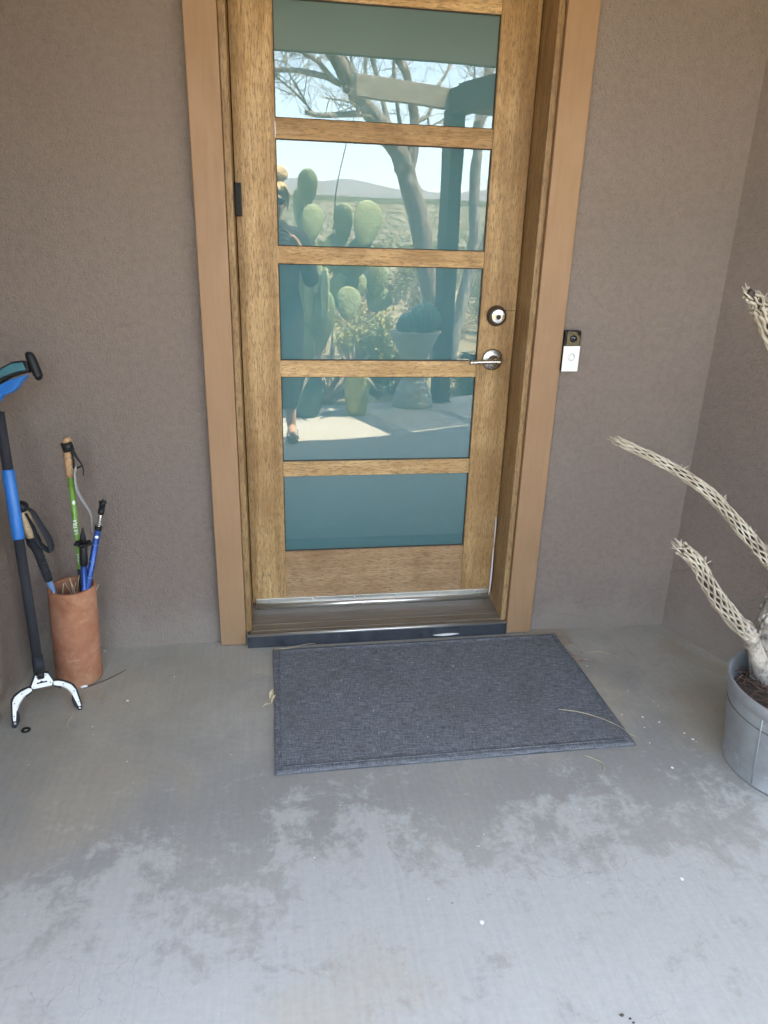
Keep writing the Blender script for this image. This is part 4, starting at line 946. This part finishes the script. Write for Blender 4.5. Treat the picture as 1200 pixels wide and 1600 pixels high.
# ---------------------------------------------------------------- trees
def jitter(path, a):
    return [p + V((mnoise.noise(p * 3.1 + V((9, 0, 0))), mnoise.noise(p * 3.1 + V((0, 7, 0))), mnoise.noise(p * 3.1 + V((0, 0, 5))))) * a for p in path]
def limb(parent, pts, r0, r1, mat, name='limb', n=26, rough=.05, seg_=12):
    path = jitter(bez(pts, n), rough * r0 * 3); rad = [lerp(r0, r1, i / n) * (1 + .12 * mnoise.noise(path[i] * 9)) for i in range(n + 1)]
    mb = MB().tube(path, rad, seg_)
    if r0 > .05:                                                     # bark plates
        for i in range(len(mb.v)):
            mb.v[i] += V((mnoise.noise(mb.v[i] * 16), mnoise.noise(mb.v[i] * 16 + V((5, 5, 5))), 0)) * r0 * .16
    obj(name, mb, mat, parent); return path
def twigs(mb, path, n, l, rad, depth=2, upb=.1):
    for _ in range(n):
        i = random.randrange(len(path) // 5, len(path)); p = path[i]; t = (path[min(i + 1, len(path) - 1)] - path[max(i - 1, 0)]).normalized()
        d = (t * rnd(.2, .9) + V((rnd(-1, 1), rnd(-1, 1), rnd(-.6, 1) + upb)).normalized()).normalized(); ll = l * rnd(.45, 1.1)
        b = V((rnd(-1, 1), rnd(-1, 1), rnd(-1, .6))) * ll * .22
        q = bez([p, p + d * ll * .35 + b * .6, p + d * ll * .7 + b, p + d * ll + b * .4 - V((0, 0, ll * .10))], 7)
        mb.tube(q, [lerp(rad, rad * .3, k / 7) for k in range(8)], 4, False)
        if depth > 1: twigs(mb, q, random.choice((2, 3, 4)), l * .55, rad * .55, depth - 1, upb)
t1 = thing('bare_tree', 'leafless tree with thick leaning trunk standing behind the prickly pear', 'tree', (1.95, -7.0, -.07))
limb(t1, [(1.98, -7.0, -.25), (1.86, -7.0, .1), (1.761, -7.0, .708), (1.60, -7.0, 1.291), (1.437, -7.0, 1.971), (1.251, -7.0, 2.416), (1.021, -7.0, 2.725)], .155, .105, 'bark_tree', 'trunk', 40, .06, 20)
LA = limb(t1, [(1.10, -7.0, 2.66), (.90, -6.97, 2.82), (.734, -6.9, 2.954), (.538, -6.8, 3.198), (.376, -6.7, 3.40), (.05, -6.6, 3.52), (-.30, -6.5, 3.60)], .115, .05, 'bark_tree')
paths = [LA]
for pts, r0, r1 in (
    ([(.60, -6.9, 3.08), (.60, -7.0, 3.147), (.544, -7.0, 3.349), (.452, -7.0, 3.56), (.401, -7.0, 3.9), (.42, -7, 4.5)], .075, .035),
    ([(.70, -7.0, 3.03), (.701, -7.1, 3.172), (.667, -7.3, 3.37), (.55, -7.5, 3.6), (.48, -7.6, 3.95), (.5, -7.7, 4.6)], .055, .025),
    ([(.56, -6.85, 3.12), (.497, -6.9, 3.115), (.333, -6.8, 3.155), (.05, -6.7, 3.177), (-.263, -6.5, 3.138), (-.62, -6.4, 3.04), (-1.1, -6.2, 2.9)], .042, .018),
    ([(.40, -6.75, 3.14), (.384, -6.8, 3.167), (.195, -6.6, 3.28), (-.033, -6.4, 3.33), (-.291, -6.3, 3.43), (-.8, -6.1, 3.7)], .032, .014),
    ([(.86, -6.97, 2.86), (.75, -6.95, 2.83), (.577, -6.9, 2.812), (.274, -6.7, 2.758), (.09, -6.6, 2.765)], .040, .024),
    ([(.577, -6.9, 2.812), (.711, -6.8, 2.845), (.60, -6.7, 2.90), (.406, -6.6, 2.905), (.31, -6.5, 2.9)], .018, .007),
    ([(.203, -6.8, 2.778), (-.029, -6.7, 2.971), (-.203, -6.6, 3.075), (-.301, -6.5, 3.12)], .013, .006),
    ([(.164, -6.75, 2.77), (.022, -6.7, 2.996), (-.079, -6.6, 3.125), (-.16, -6.5, 3.3)], .012, .005),
    ([(1.36, -7.0, 2.22), (1.41, -7.0, 2.42), (1.427, -7.1, 2.66), (1.45, -7.2, 2.919), (1.368, -7.2, 3.203), (1.323, -7.3, 3.408), (1.208, -7.3, 3.565), (1.119, -7.3, 3.9), (1.1, -7.3, 4.6)], .075, .04),
    ([(1.16, -7.05, 2.62), (1.132, -7.2, 2.806), (1.072, -7.3, 3.036), (.996, -7.3, 3.295), (.922, -7.4, 3.569), (.861, -7.4, 3.95), (.86, -7.4, 4.5)], .036, .022),
    ([(1.36, -7.05, 2.4), (1.304, -7.3, 2.779), (1.255, -7.3, 2.997), (1.219, -7.4, 3.302), (1.211, -7.4, 3.563), (1.186, -7.4, 4.1)], .030, .016),
    ([(.80, -6.95, 2.93), (.767, -7.2, 3.193), (.722, -7.3, 3.326), (.676, -7.4, 3.554), (.63, -7.5, 3.95)], .024, .013),
    ([(.88, -6.98, 2.85), (.849, -7.2, 3.127), (.853, -7.3, 3.334), (.853, -7.4, 3.565), (.847, -7.5, 4.0)], .030, .018),
    ([(1.44, -7.1, 2.75), (1.515, -7.3, 2.839), (1.674, -7.4, 2.935), (1.795, -7.5, 3.255), (1.924, -7.6, 3.428), (2.039, -7.7, 3.7), (2.2, -7.8, 4.1)], .030, .013),
    ([(1.66, -7.4, 2.9), (1.751, -7.6, 2.841), (1.982, -7.6, 2.954), (2.096, -7.6, 3.037), (2.4, -7.6, 3.2)], .015, .006),
    ([(.3, -6.65, 3.45), (.1, -6.9, 3.75), (-.2, -7.0, 4.1), (-.5, -7.1, 4.6)], .03, .012)):
    paths.append(limb(t1, pts, r0, r1, 'bark_tree' if r0 > .05 else 'bark_pale', 'limb', 20, .05, 9))
tw = MB()
for p in paths: twigs(tw, p, 11, .55, .0065, 3)
obj('twigs', tw, 'twig', t1, kind='stuff')
t2 = thing('bare_tree', 'slim pale barked leafless tree with two stems right of the post', 'tree', (1.83, -6.0, -.07))
p1 = limb(t2, [(1.84, -6.0, -.2), (1.826, -6.0, .072), (1.83, -6.0, .25), (1.86, -6.0, .577), (1.95, -6.0, 1.116), (1.978, -6.0, 1.509), (1.955, -6.0, 2.049), (1.949, -6.0, 2.389), (1.945, -6.0, 2.634), (1.98, -6.0, 2.82), (2.03, -6.0, 3.13), (1.99, -6.0, 3.6), (1.95, -6, 4.3)], .073, .045, 'bark_pale', 'trunk', 44, .05, 14)
p2 = limb(t2, [(1.80, -6.2, -.2), (1.83, -6.2, .05), (1.934, -6.2, .505), (2.03, -6.22, 1.0), (2.2, -6.25, 1.5), (2.45, -6.3, 2.4), (2.6, -6.3, 3.3)], .055, .035, 'bark_pale', 'trunk', 34, .05, 12)
p3 = limb(t2, [(2.026, -6.0, 3.0), (1.94, -5.95, 3.03), (1.861, -5.9, 3.019), (1.83, -5.85, 3.16), (1.80, -5.8, 3.5)], .016, .007, 'bark_pale', 'limb', 14, .05, 7)
p4 = limb(t2, [(1.95, -6.0, 2.55), (2.1, -6.1, 2.85), (2.3, -6.2, 3.1), (2.4, -6.2, 3.6)], .022, .01, 'bark_pale', 'limb', 14, .05, 7)
tw = MB()
for p, k in ((p1[24:], 16), (p2[14:], 14), (p3, 8), (p4, 10)): twigs(tw, p, k, .5, .0055, 3)
obj('twigs', tw, 'twig', t2, kind='stuff')
sk = MB().tube(bez([(.165, -3.95, -.07), (.18, -3.9, 1.169), (.197, -3.9, 1.72), (.287, -3.9, 2.15), (.40, -3.95, 2.5)], 24), [.007 - .00018 * i for i in range(25)], 6)
obj('flower_stalk', sk, 'twig_dark', None, (.165, -3.95, -.07), 'thin dry flower stalk rising above the prickly pear pads', 'flower stalk')

# ---------------------------------------------------------------- shrubs
def shrub_mb(h, r, stems, leaves, leaf=.02):
    st, lv = MB(), MB()
    for _ in range(stems):
        q = rnd(0, 6.28); sp = rnd(.1, 1) ** .7; tip = V((math.cos(q) * r * sp, math.sin(q) * r * sp, h * rnd(.65, 1) * (1.05 - .35 * sp * sp))); b = V((math.cos(q) * r * .12, math.sin(q) * r * .12, -.05))
        path = bez([b, b.lerp(tip, .45) + V((rnd(-.06, .06), rnd(-.06, .06), .05)) * h, tip], 6); st.tube(path, [.008 * h, .007 * h, .006 * h, .005 * h, .004 * h, .003 * h, .002 * h], 4, False)
        for _k in range(leaves):
            u = rnd(.25, 1); i = min(5, int(u * 6)); p = path[i].lerp(path[i + 1], u * 6 - i) + V((rnd(-1, 1), rnd(-1, 1), rnd(-.8, 1))) * r * .13
            d = V((rnd(-1, 1), rnd(-1, 1), rnd(-.3, 1))).normalized() * leaf * rnd(.6, 1.5); s_ = d.cross(V((rnd(-1, 1), rnd(-1, 1), rnd(-1, 1)))).normalized() * leaf * .36
            lv.add([p - d, p + s_, p + d, p - s_], [(0, 1, 2, 3)])
    return st, lv
protos = []
for (h, r, ns, nl, lf_, mat) in ((1.0, .75, 34, 46, .035, 'leaf_creosote'), (.7, .6, 30, 44, .03, 'leaf_grey'), (.5, .5, 34, 34, .03, 'leaf_dry'), (1.3, .9, 38, 48, .04, 'leaf_creosote')):
    st, lv = shrub_mb(h, r, ns, nl, lf_); s0 = V((0, 0, 0))
    root = thing('desert_shrub', 'desert shrub', 'shrub'); obj('stems', st, 'twig', root); obj('foliage', lv, mat, root, kind='stuff'); protos.append((root, ('green creosote', 'grey green', 'dry straw coloured', 'tall dark green creosote')[protos.__len__()]))
spots = []
def bearing(x, y):
    return math.degrees(math.atan2(x, -y))
used = [False] * 4
cnt = 0
def put(k, x, y, s, lab):
    root, _ = protos[k]
    o = root if not used[k] else copy_tree(root)
    used[k] = True; o.location = (x, y, ground_h(x, y)); o.rotation_euler = (0, 0, rnd(0, 6.28)); o.scale = (s, s, s * rnd(.85, 1.15))
    o['label'] = lab; o['group'] = 'shrubs on the desert flat behind the terrace'; return o
while cnt < 280:
    d = 8.5 * (1.0095 ** (cnt * 1.05)) + rnd(-.6, .6); b = rnd(-14, 36); x, y = d * math.sin(R_(b)), -d * math.cos(R_(b))
    k = random.choices((0, 1, 2, 3), (4, 4, 3, 1.5))[0]
    if d < 14 and 3 < b < 17 and k != 2: k = 2
    put(k, x, y, rnd(.7, 1.35) * (1 if d > 14 else .7), '%s shrub on tan sand of the desert flat behind the terrace' % protos[k][1]); cnt += 1
# shrubs one can tell apart beside the terrace
for (nm, lab, x, y, h, r, ns, nl, lf_, mat) in (
    ('feathery_bush', 'feathery yellow green bush right behind the yellow green pot', .62, -4.80, .92, .42, 90, 90, .024, 'leaf_yellow'),
    ('feathery_bush', 'low grey green bush behind the hourglass planter', .95, -4.75, .42, .40, 40, 50, .025, 'leaf_grey'),
    ('feathery_bush', 'low dark green bush on the ground behind the pergola post', 1.72, -4.75, .36, .36, 40, 50, .024, 'leaf_creosote'),
    ('feathery_bush', 'wide grey bush behind the teal pot and prickly pear', -.35, -4.5, .85, .5, 50, 60, .026, 'leaf_grey')):
    t = thing(nm, lab, 'bush', (x, y, -.07)); st, lv = shrub_mb(h, r, ns, nl, lf_)
    for mb in (st, lv): mb.v = [w + V((x, y, -.07)) for w in mb.v]
    obj('stems', st, 'twig', t); obj('foliage', lv, mat, t, kind='stuff')
# grass tufts and far scrub nobody could count
gr = MB()
for k in range(5200):
    d = 4.9 + 15 * random.random() ** 1.3; b = rnd(-16, 38); x, y = d * math.sin(R_(b)), -d * math.cos(R_(b))
    if mnoise.noise(V((x * .9, y * .9, 2))) < -.05: continue
    z = ground_h(x, y) - .01; l = rnd(.05, .22); t = V((x + rnd(-.08, .08), y + rnd(-.08, .08), z + l)); w_ = rnd(.002, .005)
    gr.add([(x - w_, y, z), (x + w_, y, z), t], [(0, 1, 2)])
obj('dry_grass', gr, 'leaf_dry', None, (0, -10, 0), 'thin dry straw grass on the sand behind the terrace', 'grass', None, 'stuff')
sc = MB(); base = []
for k in range(3):
    c = []
    for _ in range(26):
        q = rnd(0, 6.28); e = rnd(0, 1.5); rr_ = rnd(.6, 1); p = V((math.cos(q) * math.cos(e) * rr_, math.sin(q) * math.cos(e) * rr_, math.sin(e) * .8 * rr_)); c.append((p, [V((rnd(-.34, .34), rnd(-.34, .34), rnd(-.3, .3))) for _ in range(3)]))
    base.append(c)
for k in range(42000):
    d = math.sqrt(lerp(60 ** 2, 1500 ** 2, random.random() ** 1.1)); b = rnd(-18, 38)
    x, y = d * math.sin(R_(b)), -d * math.cos(R_(b)); s = rnd(.55, 1.5) * (1 + d / 1500); z = ground_h(x, y) - .05 * s
    for p, tri in base[k % 3][:26 if d < 130 else 7]:
        sc.add([V((x, y, z)) + (p + q) * s for q in tri], [(0, 1, 2)])
obj('far_scrub', sc, 'leaf_creosote', None, (0, -300, 0), 'dark scrub dotting the far desert plain below the hills', 'scrub', None, 'stuff')

# ---------------------------------------------------------------- person taking the picture
def skin_mesh(joints, edges, root, sub=2):
    me = bpy.data.meshes.new('tmp'); me.from_pydata([j[0] for j in joints], edges, []); o = bpy.data.objects.new('tmp', me); COL.objects.link(o)
    md = o.modifiers.new('s', 'SKIN'); md.use_smooth_shade = True; md.branch_smoothing = .4
    for i, j_ in enumerate(joints):
        sv = me.skin_vertices[0].data[i]; r = j_[1]; sv.radius = r if hasattr(r, '__len__') else (r, r); sv.use_root = (i == root)
    ss = o.modifiers.new('u', 'SUBSURF'); ss.levels = sub; ss.render_levels = sub
    dg = bpy.context.evaluated_depsgraph_get(); me2 = bpy.data.meshes.new_from_object(o.evaluated_get(dg)); bpy.data.objects.remove(o)
    mb = MB().add([w.co.copy() for w in me2.vertices], [tuple(p.vertices) for p in me2.polygons], True); return mb
PX, PY = -.315, -2.705
J = [((PX, PY, .93), (.150, .105)), ((PX, PY + .005, 1.08), (.118, .088)), ((PX, PY - .005, 1.27), (.142, .10)), ((PX, PY - .01, 1.425), (.085, .066)), ((PX, PY, 1.495), (.046, .048)), ((PX, PY + .034, 1.562), (.050, .054)), ((PX, PY + .012, 1.635), (.072, .086)), ((PX, PY + .004, 1.715), (.060, .070)),
     ((PX + .165, PY - .01, 1.395), (.058, .056)), ((-.082, PY + .03, 1.14), (.042, .042)), ((-.160, -2.420, 1.335), (.026, .022)),
     ((PX - .165, PY - .01, 1.395), (.058, .056)), ((-.555, PY + .04, 1.13), (.042, .042)), ((-.427, -2.44, 1.320), (.026, .022)),
     ((PX + .088, PY, .84), (.088, .092)), ((PX + .075, PY + .02, .47), (.056, .058)), ((PX + .078, PY + .01, .27), (.045, .05)), ((PX + .082, PY + .01, .085), (.033, .036)), ((PX + .088, PY + .14, .034), (.034, .022)),
     ((PX - .088, PY, .84), (.088, .092)), ((PX - .085, PY + .02, .47), (.056, .058)), ((PX - .085, PY + .005, .27), (.047, .05)), ((PX - .088, PY, .085), (.034, .036)), ((PX - .095, PY + .13, .034), (.034, .022)),
     ((PX, PY + .108, 1.600), (.013, .014)), ((PX + .082, PY + .005, 1.62), (.011, .018)), ((PX - .082, PY + .005, 1.62), (.011, .018))]
Eg = [(0, 1), (1, 2), (2, 3), (3, 4), (4, 5), (5, 6), (6, 7), (3, 8), (8, 9), (9, 10), (3, 11), (11, 12), (12, 13), (0, 14), (14, 15), (15, 16), (16, 17), (17, 18), (0, 19), (19, 20), (20, 21), (21, 22), (22, 23), (6, 24), (6, 25), (6, 26)]
body = skin_mesh(J, Eg, 0)
def hand(wr, palm, tips, thumb):
    mb = MB(); wr, palm = V(wr), V(palm); ax_ = (palm - wr).normalized()
    b = skin_mesh([(wr - ax_ * .03, (.026, .024)), (wr, (.028, .025)), (wr.lerp(palm, .5), (.036, .032)), (palm, (.036, .030)), (palm + ax_ * .022, (.026, .022))], [(0, 1), (1, 2), (2, 3), (3, 4)], 1); mb.add(b.v, b.f, True)
    for chain, r in tips:
        js = [(V(p), rr_) for p, rr_ in zip([palm.lerp(V(chain[0]), .15)] + [V(c) for c in chain], (r * 1.25, r * 1.2, r * 1.08, r, r * .8))]
        b = skin_mesh(js, [(i, i + 1) for i in range(len(js) - 1)], 0); mb.add(b.v, b.f, True)
    js = [(V(p), r) for p, r in zip(thumb, (.013, .0115, .0100, .008))]; b = skin_mesh(js, [(i, i + 1) for i in range(len(js) - 1)], 0); return mb.add(b.v, b.f, True)
rh = hand((-.160, -2.420, 1.335), (-.215, -2.388, 1.398), (
    ([(-.232, -2.372, 1.428), (-.258, -2.354, 1.446), (-.284, -2.3480, 1.450), (-.300, -2.349, 1.446)], .0088),
    ([(-.240, -2.366, 1.412), (-.268, -2.350, 1.424), (-.294, -2.3455, 1.424), (-.311, -2.348, 1.418)], .0090),
    ([(-.240, -2.366, 1.394), (-.268, -2.350, 1.400), (-.291, -2.3455, 1.397), (-.306, -2.348, 1.391)], .0086),
    ([(-.234, -2.370, 1.376), (-.258, -2.355, 1.376), (-.277, -2.350, 1.371), (-.290, -2.350, 1.365)], .0076)),
    [(-.200, -2.402, 1.380), (-.228, -2.406, 1.362), (-.262, -2.394, 1.352), (-.292, -2.372, 1.350)])
lh = hand((-.427, -2.44, 1.320), (-.417, -2.395, 1.355), (
    ([(-0.412, -2.362, 1.385), (-0.402, -2.342, 1.387), (-0.387, -2.341, 1.385), (-0.372, -2.342, 1.383)], .0088),
    ([(-0.414, -2.360, 1.363), (-0.402, -2.342, 1.363), (-0.385, -2.341, 1.361), (-0.368, -2.342, 1.359)], .0090),
    ([(-0.414, -2.362, 1.341), (-0.403, -2.343, 1.339), (-0.387, -2.341, 1.338), (-0.371, -2.342, 1.337)], .0086),
    ([(-0.416, -2.366, 1.321), (-0.406, -2.345, 1.317), (-0.390, -2.342, 1.316), (-0.376, -2.342, 1.316)], .0076)),
    [(-0.422, -2.402, 1.347), (-0.400, -2.395, 1.370), (-0.384, -2.378, 1.387), (-0.372, -2.362, 1.397)])
body.add(rh.v, rh.f, True); body.add(lh.v, lh.f, True)
pr = thing('person', 'blond person in a long black dress and sandals photographing the door', 'person', (PX, PY, 0))
obj('body', body, 'skin', pr)
dm = MB()
prof = [(.245, .130, .120), (.40, .145, .128), (.60, .165, .135), (.80, .182, .138), (.93, .180, .130), (1.08, .148, .112), (1.18, .156, .118), (1.28, .172, .126), (1.37, .180, .114), (1.43, .158, .094), (1.475, .095, .076), (1.515, .062, .066)]
n_ = 36; vs = []
for (z, a_, b_) in prof:
    for j_ in range(n_):
        q = 2 * PI * j_ / n_; fold = 1 + (.05 * math.sin(9 * q + z * 2) * max(0, (1 - z)) )
        vs.append((PX + a_ * fold * math.cos(q), PY + b_ * fold * math.sin(q), z))
dm.add(vs, [(i * n_ + j_, i * n_ + (j_ + 1) % n_, (i + 1) * n_ + (j_ + 1) % n_, (i + 1) * n_ + j_) for i in range(len(prof) - 1) for j_ in range(n_)], True)
for s_, el, wr in ((1, V((-.082, PY + .03, 1.14)), V((-.160, -2.420, 1.335))), (-1, V((-.555, PY + .04, 1.13)), V((-.427, -2.44, 1.320)))):
    sh_ = V((PX + s_ * .155, PY - .01, 1.392)); fw = el.lerp(wr, .72)
    dm.tube(bez([sh_ - V((s_ * .07, 0, -.01)), sh_, sh_.lerp(el, .5) + V((s_ * .012, 0, 0)), el, el.lerp(fw, .5), fw], 24), [.085, .080, .077, .075, .073, .070, .068, .066, .065, .063, .061, .060, .059, .058, .057, .056, .055, .053, .051, .049, .047, .045, .043, .041, .040], 16)
obj('dress', dm, 'cloth_black', pr)
hm = MB().ball((PX, PY - .012, 1.668), (.094, .112, .098), None, 28, 18)
hm.v = [w if not (w.y > PY + .055 and w.z < 1.69) else V((w.x, PY + .05 + (w.y - PY - .055) * .1, w.z + .005)) for w in hm.v]
hm.ball((PX + .010, PY - .02, 1.795), (.070, .072, .056), None, 24, 14)
for k in range(70):                                                  # loose strands wound round the bun and swept up the head
    q = rnd(0, 6.28); z0 = rnd(-.6, .9); c = V((PX + .010, PY - .02, 1.795)); rr_ = math.sqrt(max(.05, 1 - z0 * z0)); pts = []
    for i in range(6):
        qq = q + i * .33; zz = z0 + .12 * i * rnd(-.3, 1); r2 = math.sqrt(max(.05, 1 - min(.95, zz) ** 2)); pts.append(c + V((.073 * r2 * math.cos(qq), .075 * r2 * math.sin(qq), .058 * min(.98, zz))))
    hm.tube(bez(pts, 9), [.003, .006, .0075, .008, .008, .008, .0075, .007, .005, .002], 6)
for k in range(64):
    q = rnd(0, 6.28); c = V((PX, PY - .012, 1.668)); pts = []
    if math.sin(q) > .35 and rnd(0, 1) < .0: continue
    for i in range(6):
        e = lerp(.15 if math.sin(q) > .2 else -.5, 1.2, i / 5); pts.append(c + V((.095 * math.cos(e) * math.cos(q + i * .05), .113 * math.cos(e) * math.sin(q + i * .05), .099 * math.sin(e))))
    hm.tube(bez(pts, 8), [.002, .005, .006, .0065, .0065, .006, .0055, .005, .003], 6)
for s_ in (-1, 1):
    hm.tube(bez([(PX + s_ * .06, PY + .066, 1.725), (PX + s_ * .086, PY + .045, 1.68), (PX + s_ * .088, PY + .028, 1.62), (PX + s_ * .080, PY + .022, 1.575)], 9), [.012, .014, .014, .013, .011, .009, .007, .005, .003, .002], 7)
obj('hair', hm, 'hair_blond', pr)
sgm = MB()
for s_ in (-1, 1):
    sgm.ball((PX + s_ * .034, PY + .099, 1.628), (.031, .008, .023), Matrix.Rotation(s_ * R_(-14), 3, 'Z'), 20, 10)
    sgm.tube([(PX + s_ * .064, PY + .092, 1.636), (PX + s_ * .086, PY + .01, 1.634)], .003, 6)
sgm.tube([(PX - .01, PY + .106, 1.632), (PX + .01, PY + .106, 1.632)], .003, 6)
obj('sunglasses', sgm, 'black_gloss', pr)
obj('mouth', MB().ball((PX, PY + .086, 1.553), (.022, .006, .007), None, 14, 8), simple('lip', (.42, .16, .13), .5), pr)
for s_, fx in ((1, PX + .086), (-1, PX - .092)):
    sm = MB()
    poly = [(.036 * math.cos(q) * (1 + .12 * math.sin(q)), .128 * math.sin(q)) for q in [2 * PI * k / 22 for k in range(22)]]
    sm.prism(poly, .0, .022, Matrix.Translation((fx + s_ * .004, PY + .058, .0)), .004)
    sd = obj('sandal', sm, 'sole', pr)
    stp = MB()
    for (dy, zz) in ((.10, .046), (.062, .064), (.02, .085)):
        stp.tube(bez([(fx - .040, PY + dy, .018), (fx - .026, PY + dy + .008, zz - .004), (fx + .004, PY + dy + .012, zz), (fx + .034, PY + dy + .008, zz - .008), (fx + .046, PY + dy, .018)], 12), .0125, 8, True, True, .35)
    obj('strap', stp, 'sandal', sd)
ph = thing('phone', 'black smartphone held upright in the hands of the person', 'phone', (-.375, -2.346, 1.34))
obj('phone_body', MB().box((-.3860, -2.3502, 1.305), (-.3070, -2.3415, 1.462), .003), 'black_plastic', ph)
cb = obj('camera_bump', MB().box((-.384, -2.3416, 1.360), (-.336, -2.3390, 1.405), .001), 'black_gloss', ph)
for (x, z) in ((-.3683, 1.374), (-.357, 1.394), (-.380, 1.394)):
    obj('lens', MB().lathe([(.007, 0), (.0068, .0012), (.005, .0014), (0, .0008)], (x, -2.3390, z), 20, FY @ Matrix.Rotation(PI, 4, 'X')), 'black_gloss', cb)
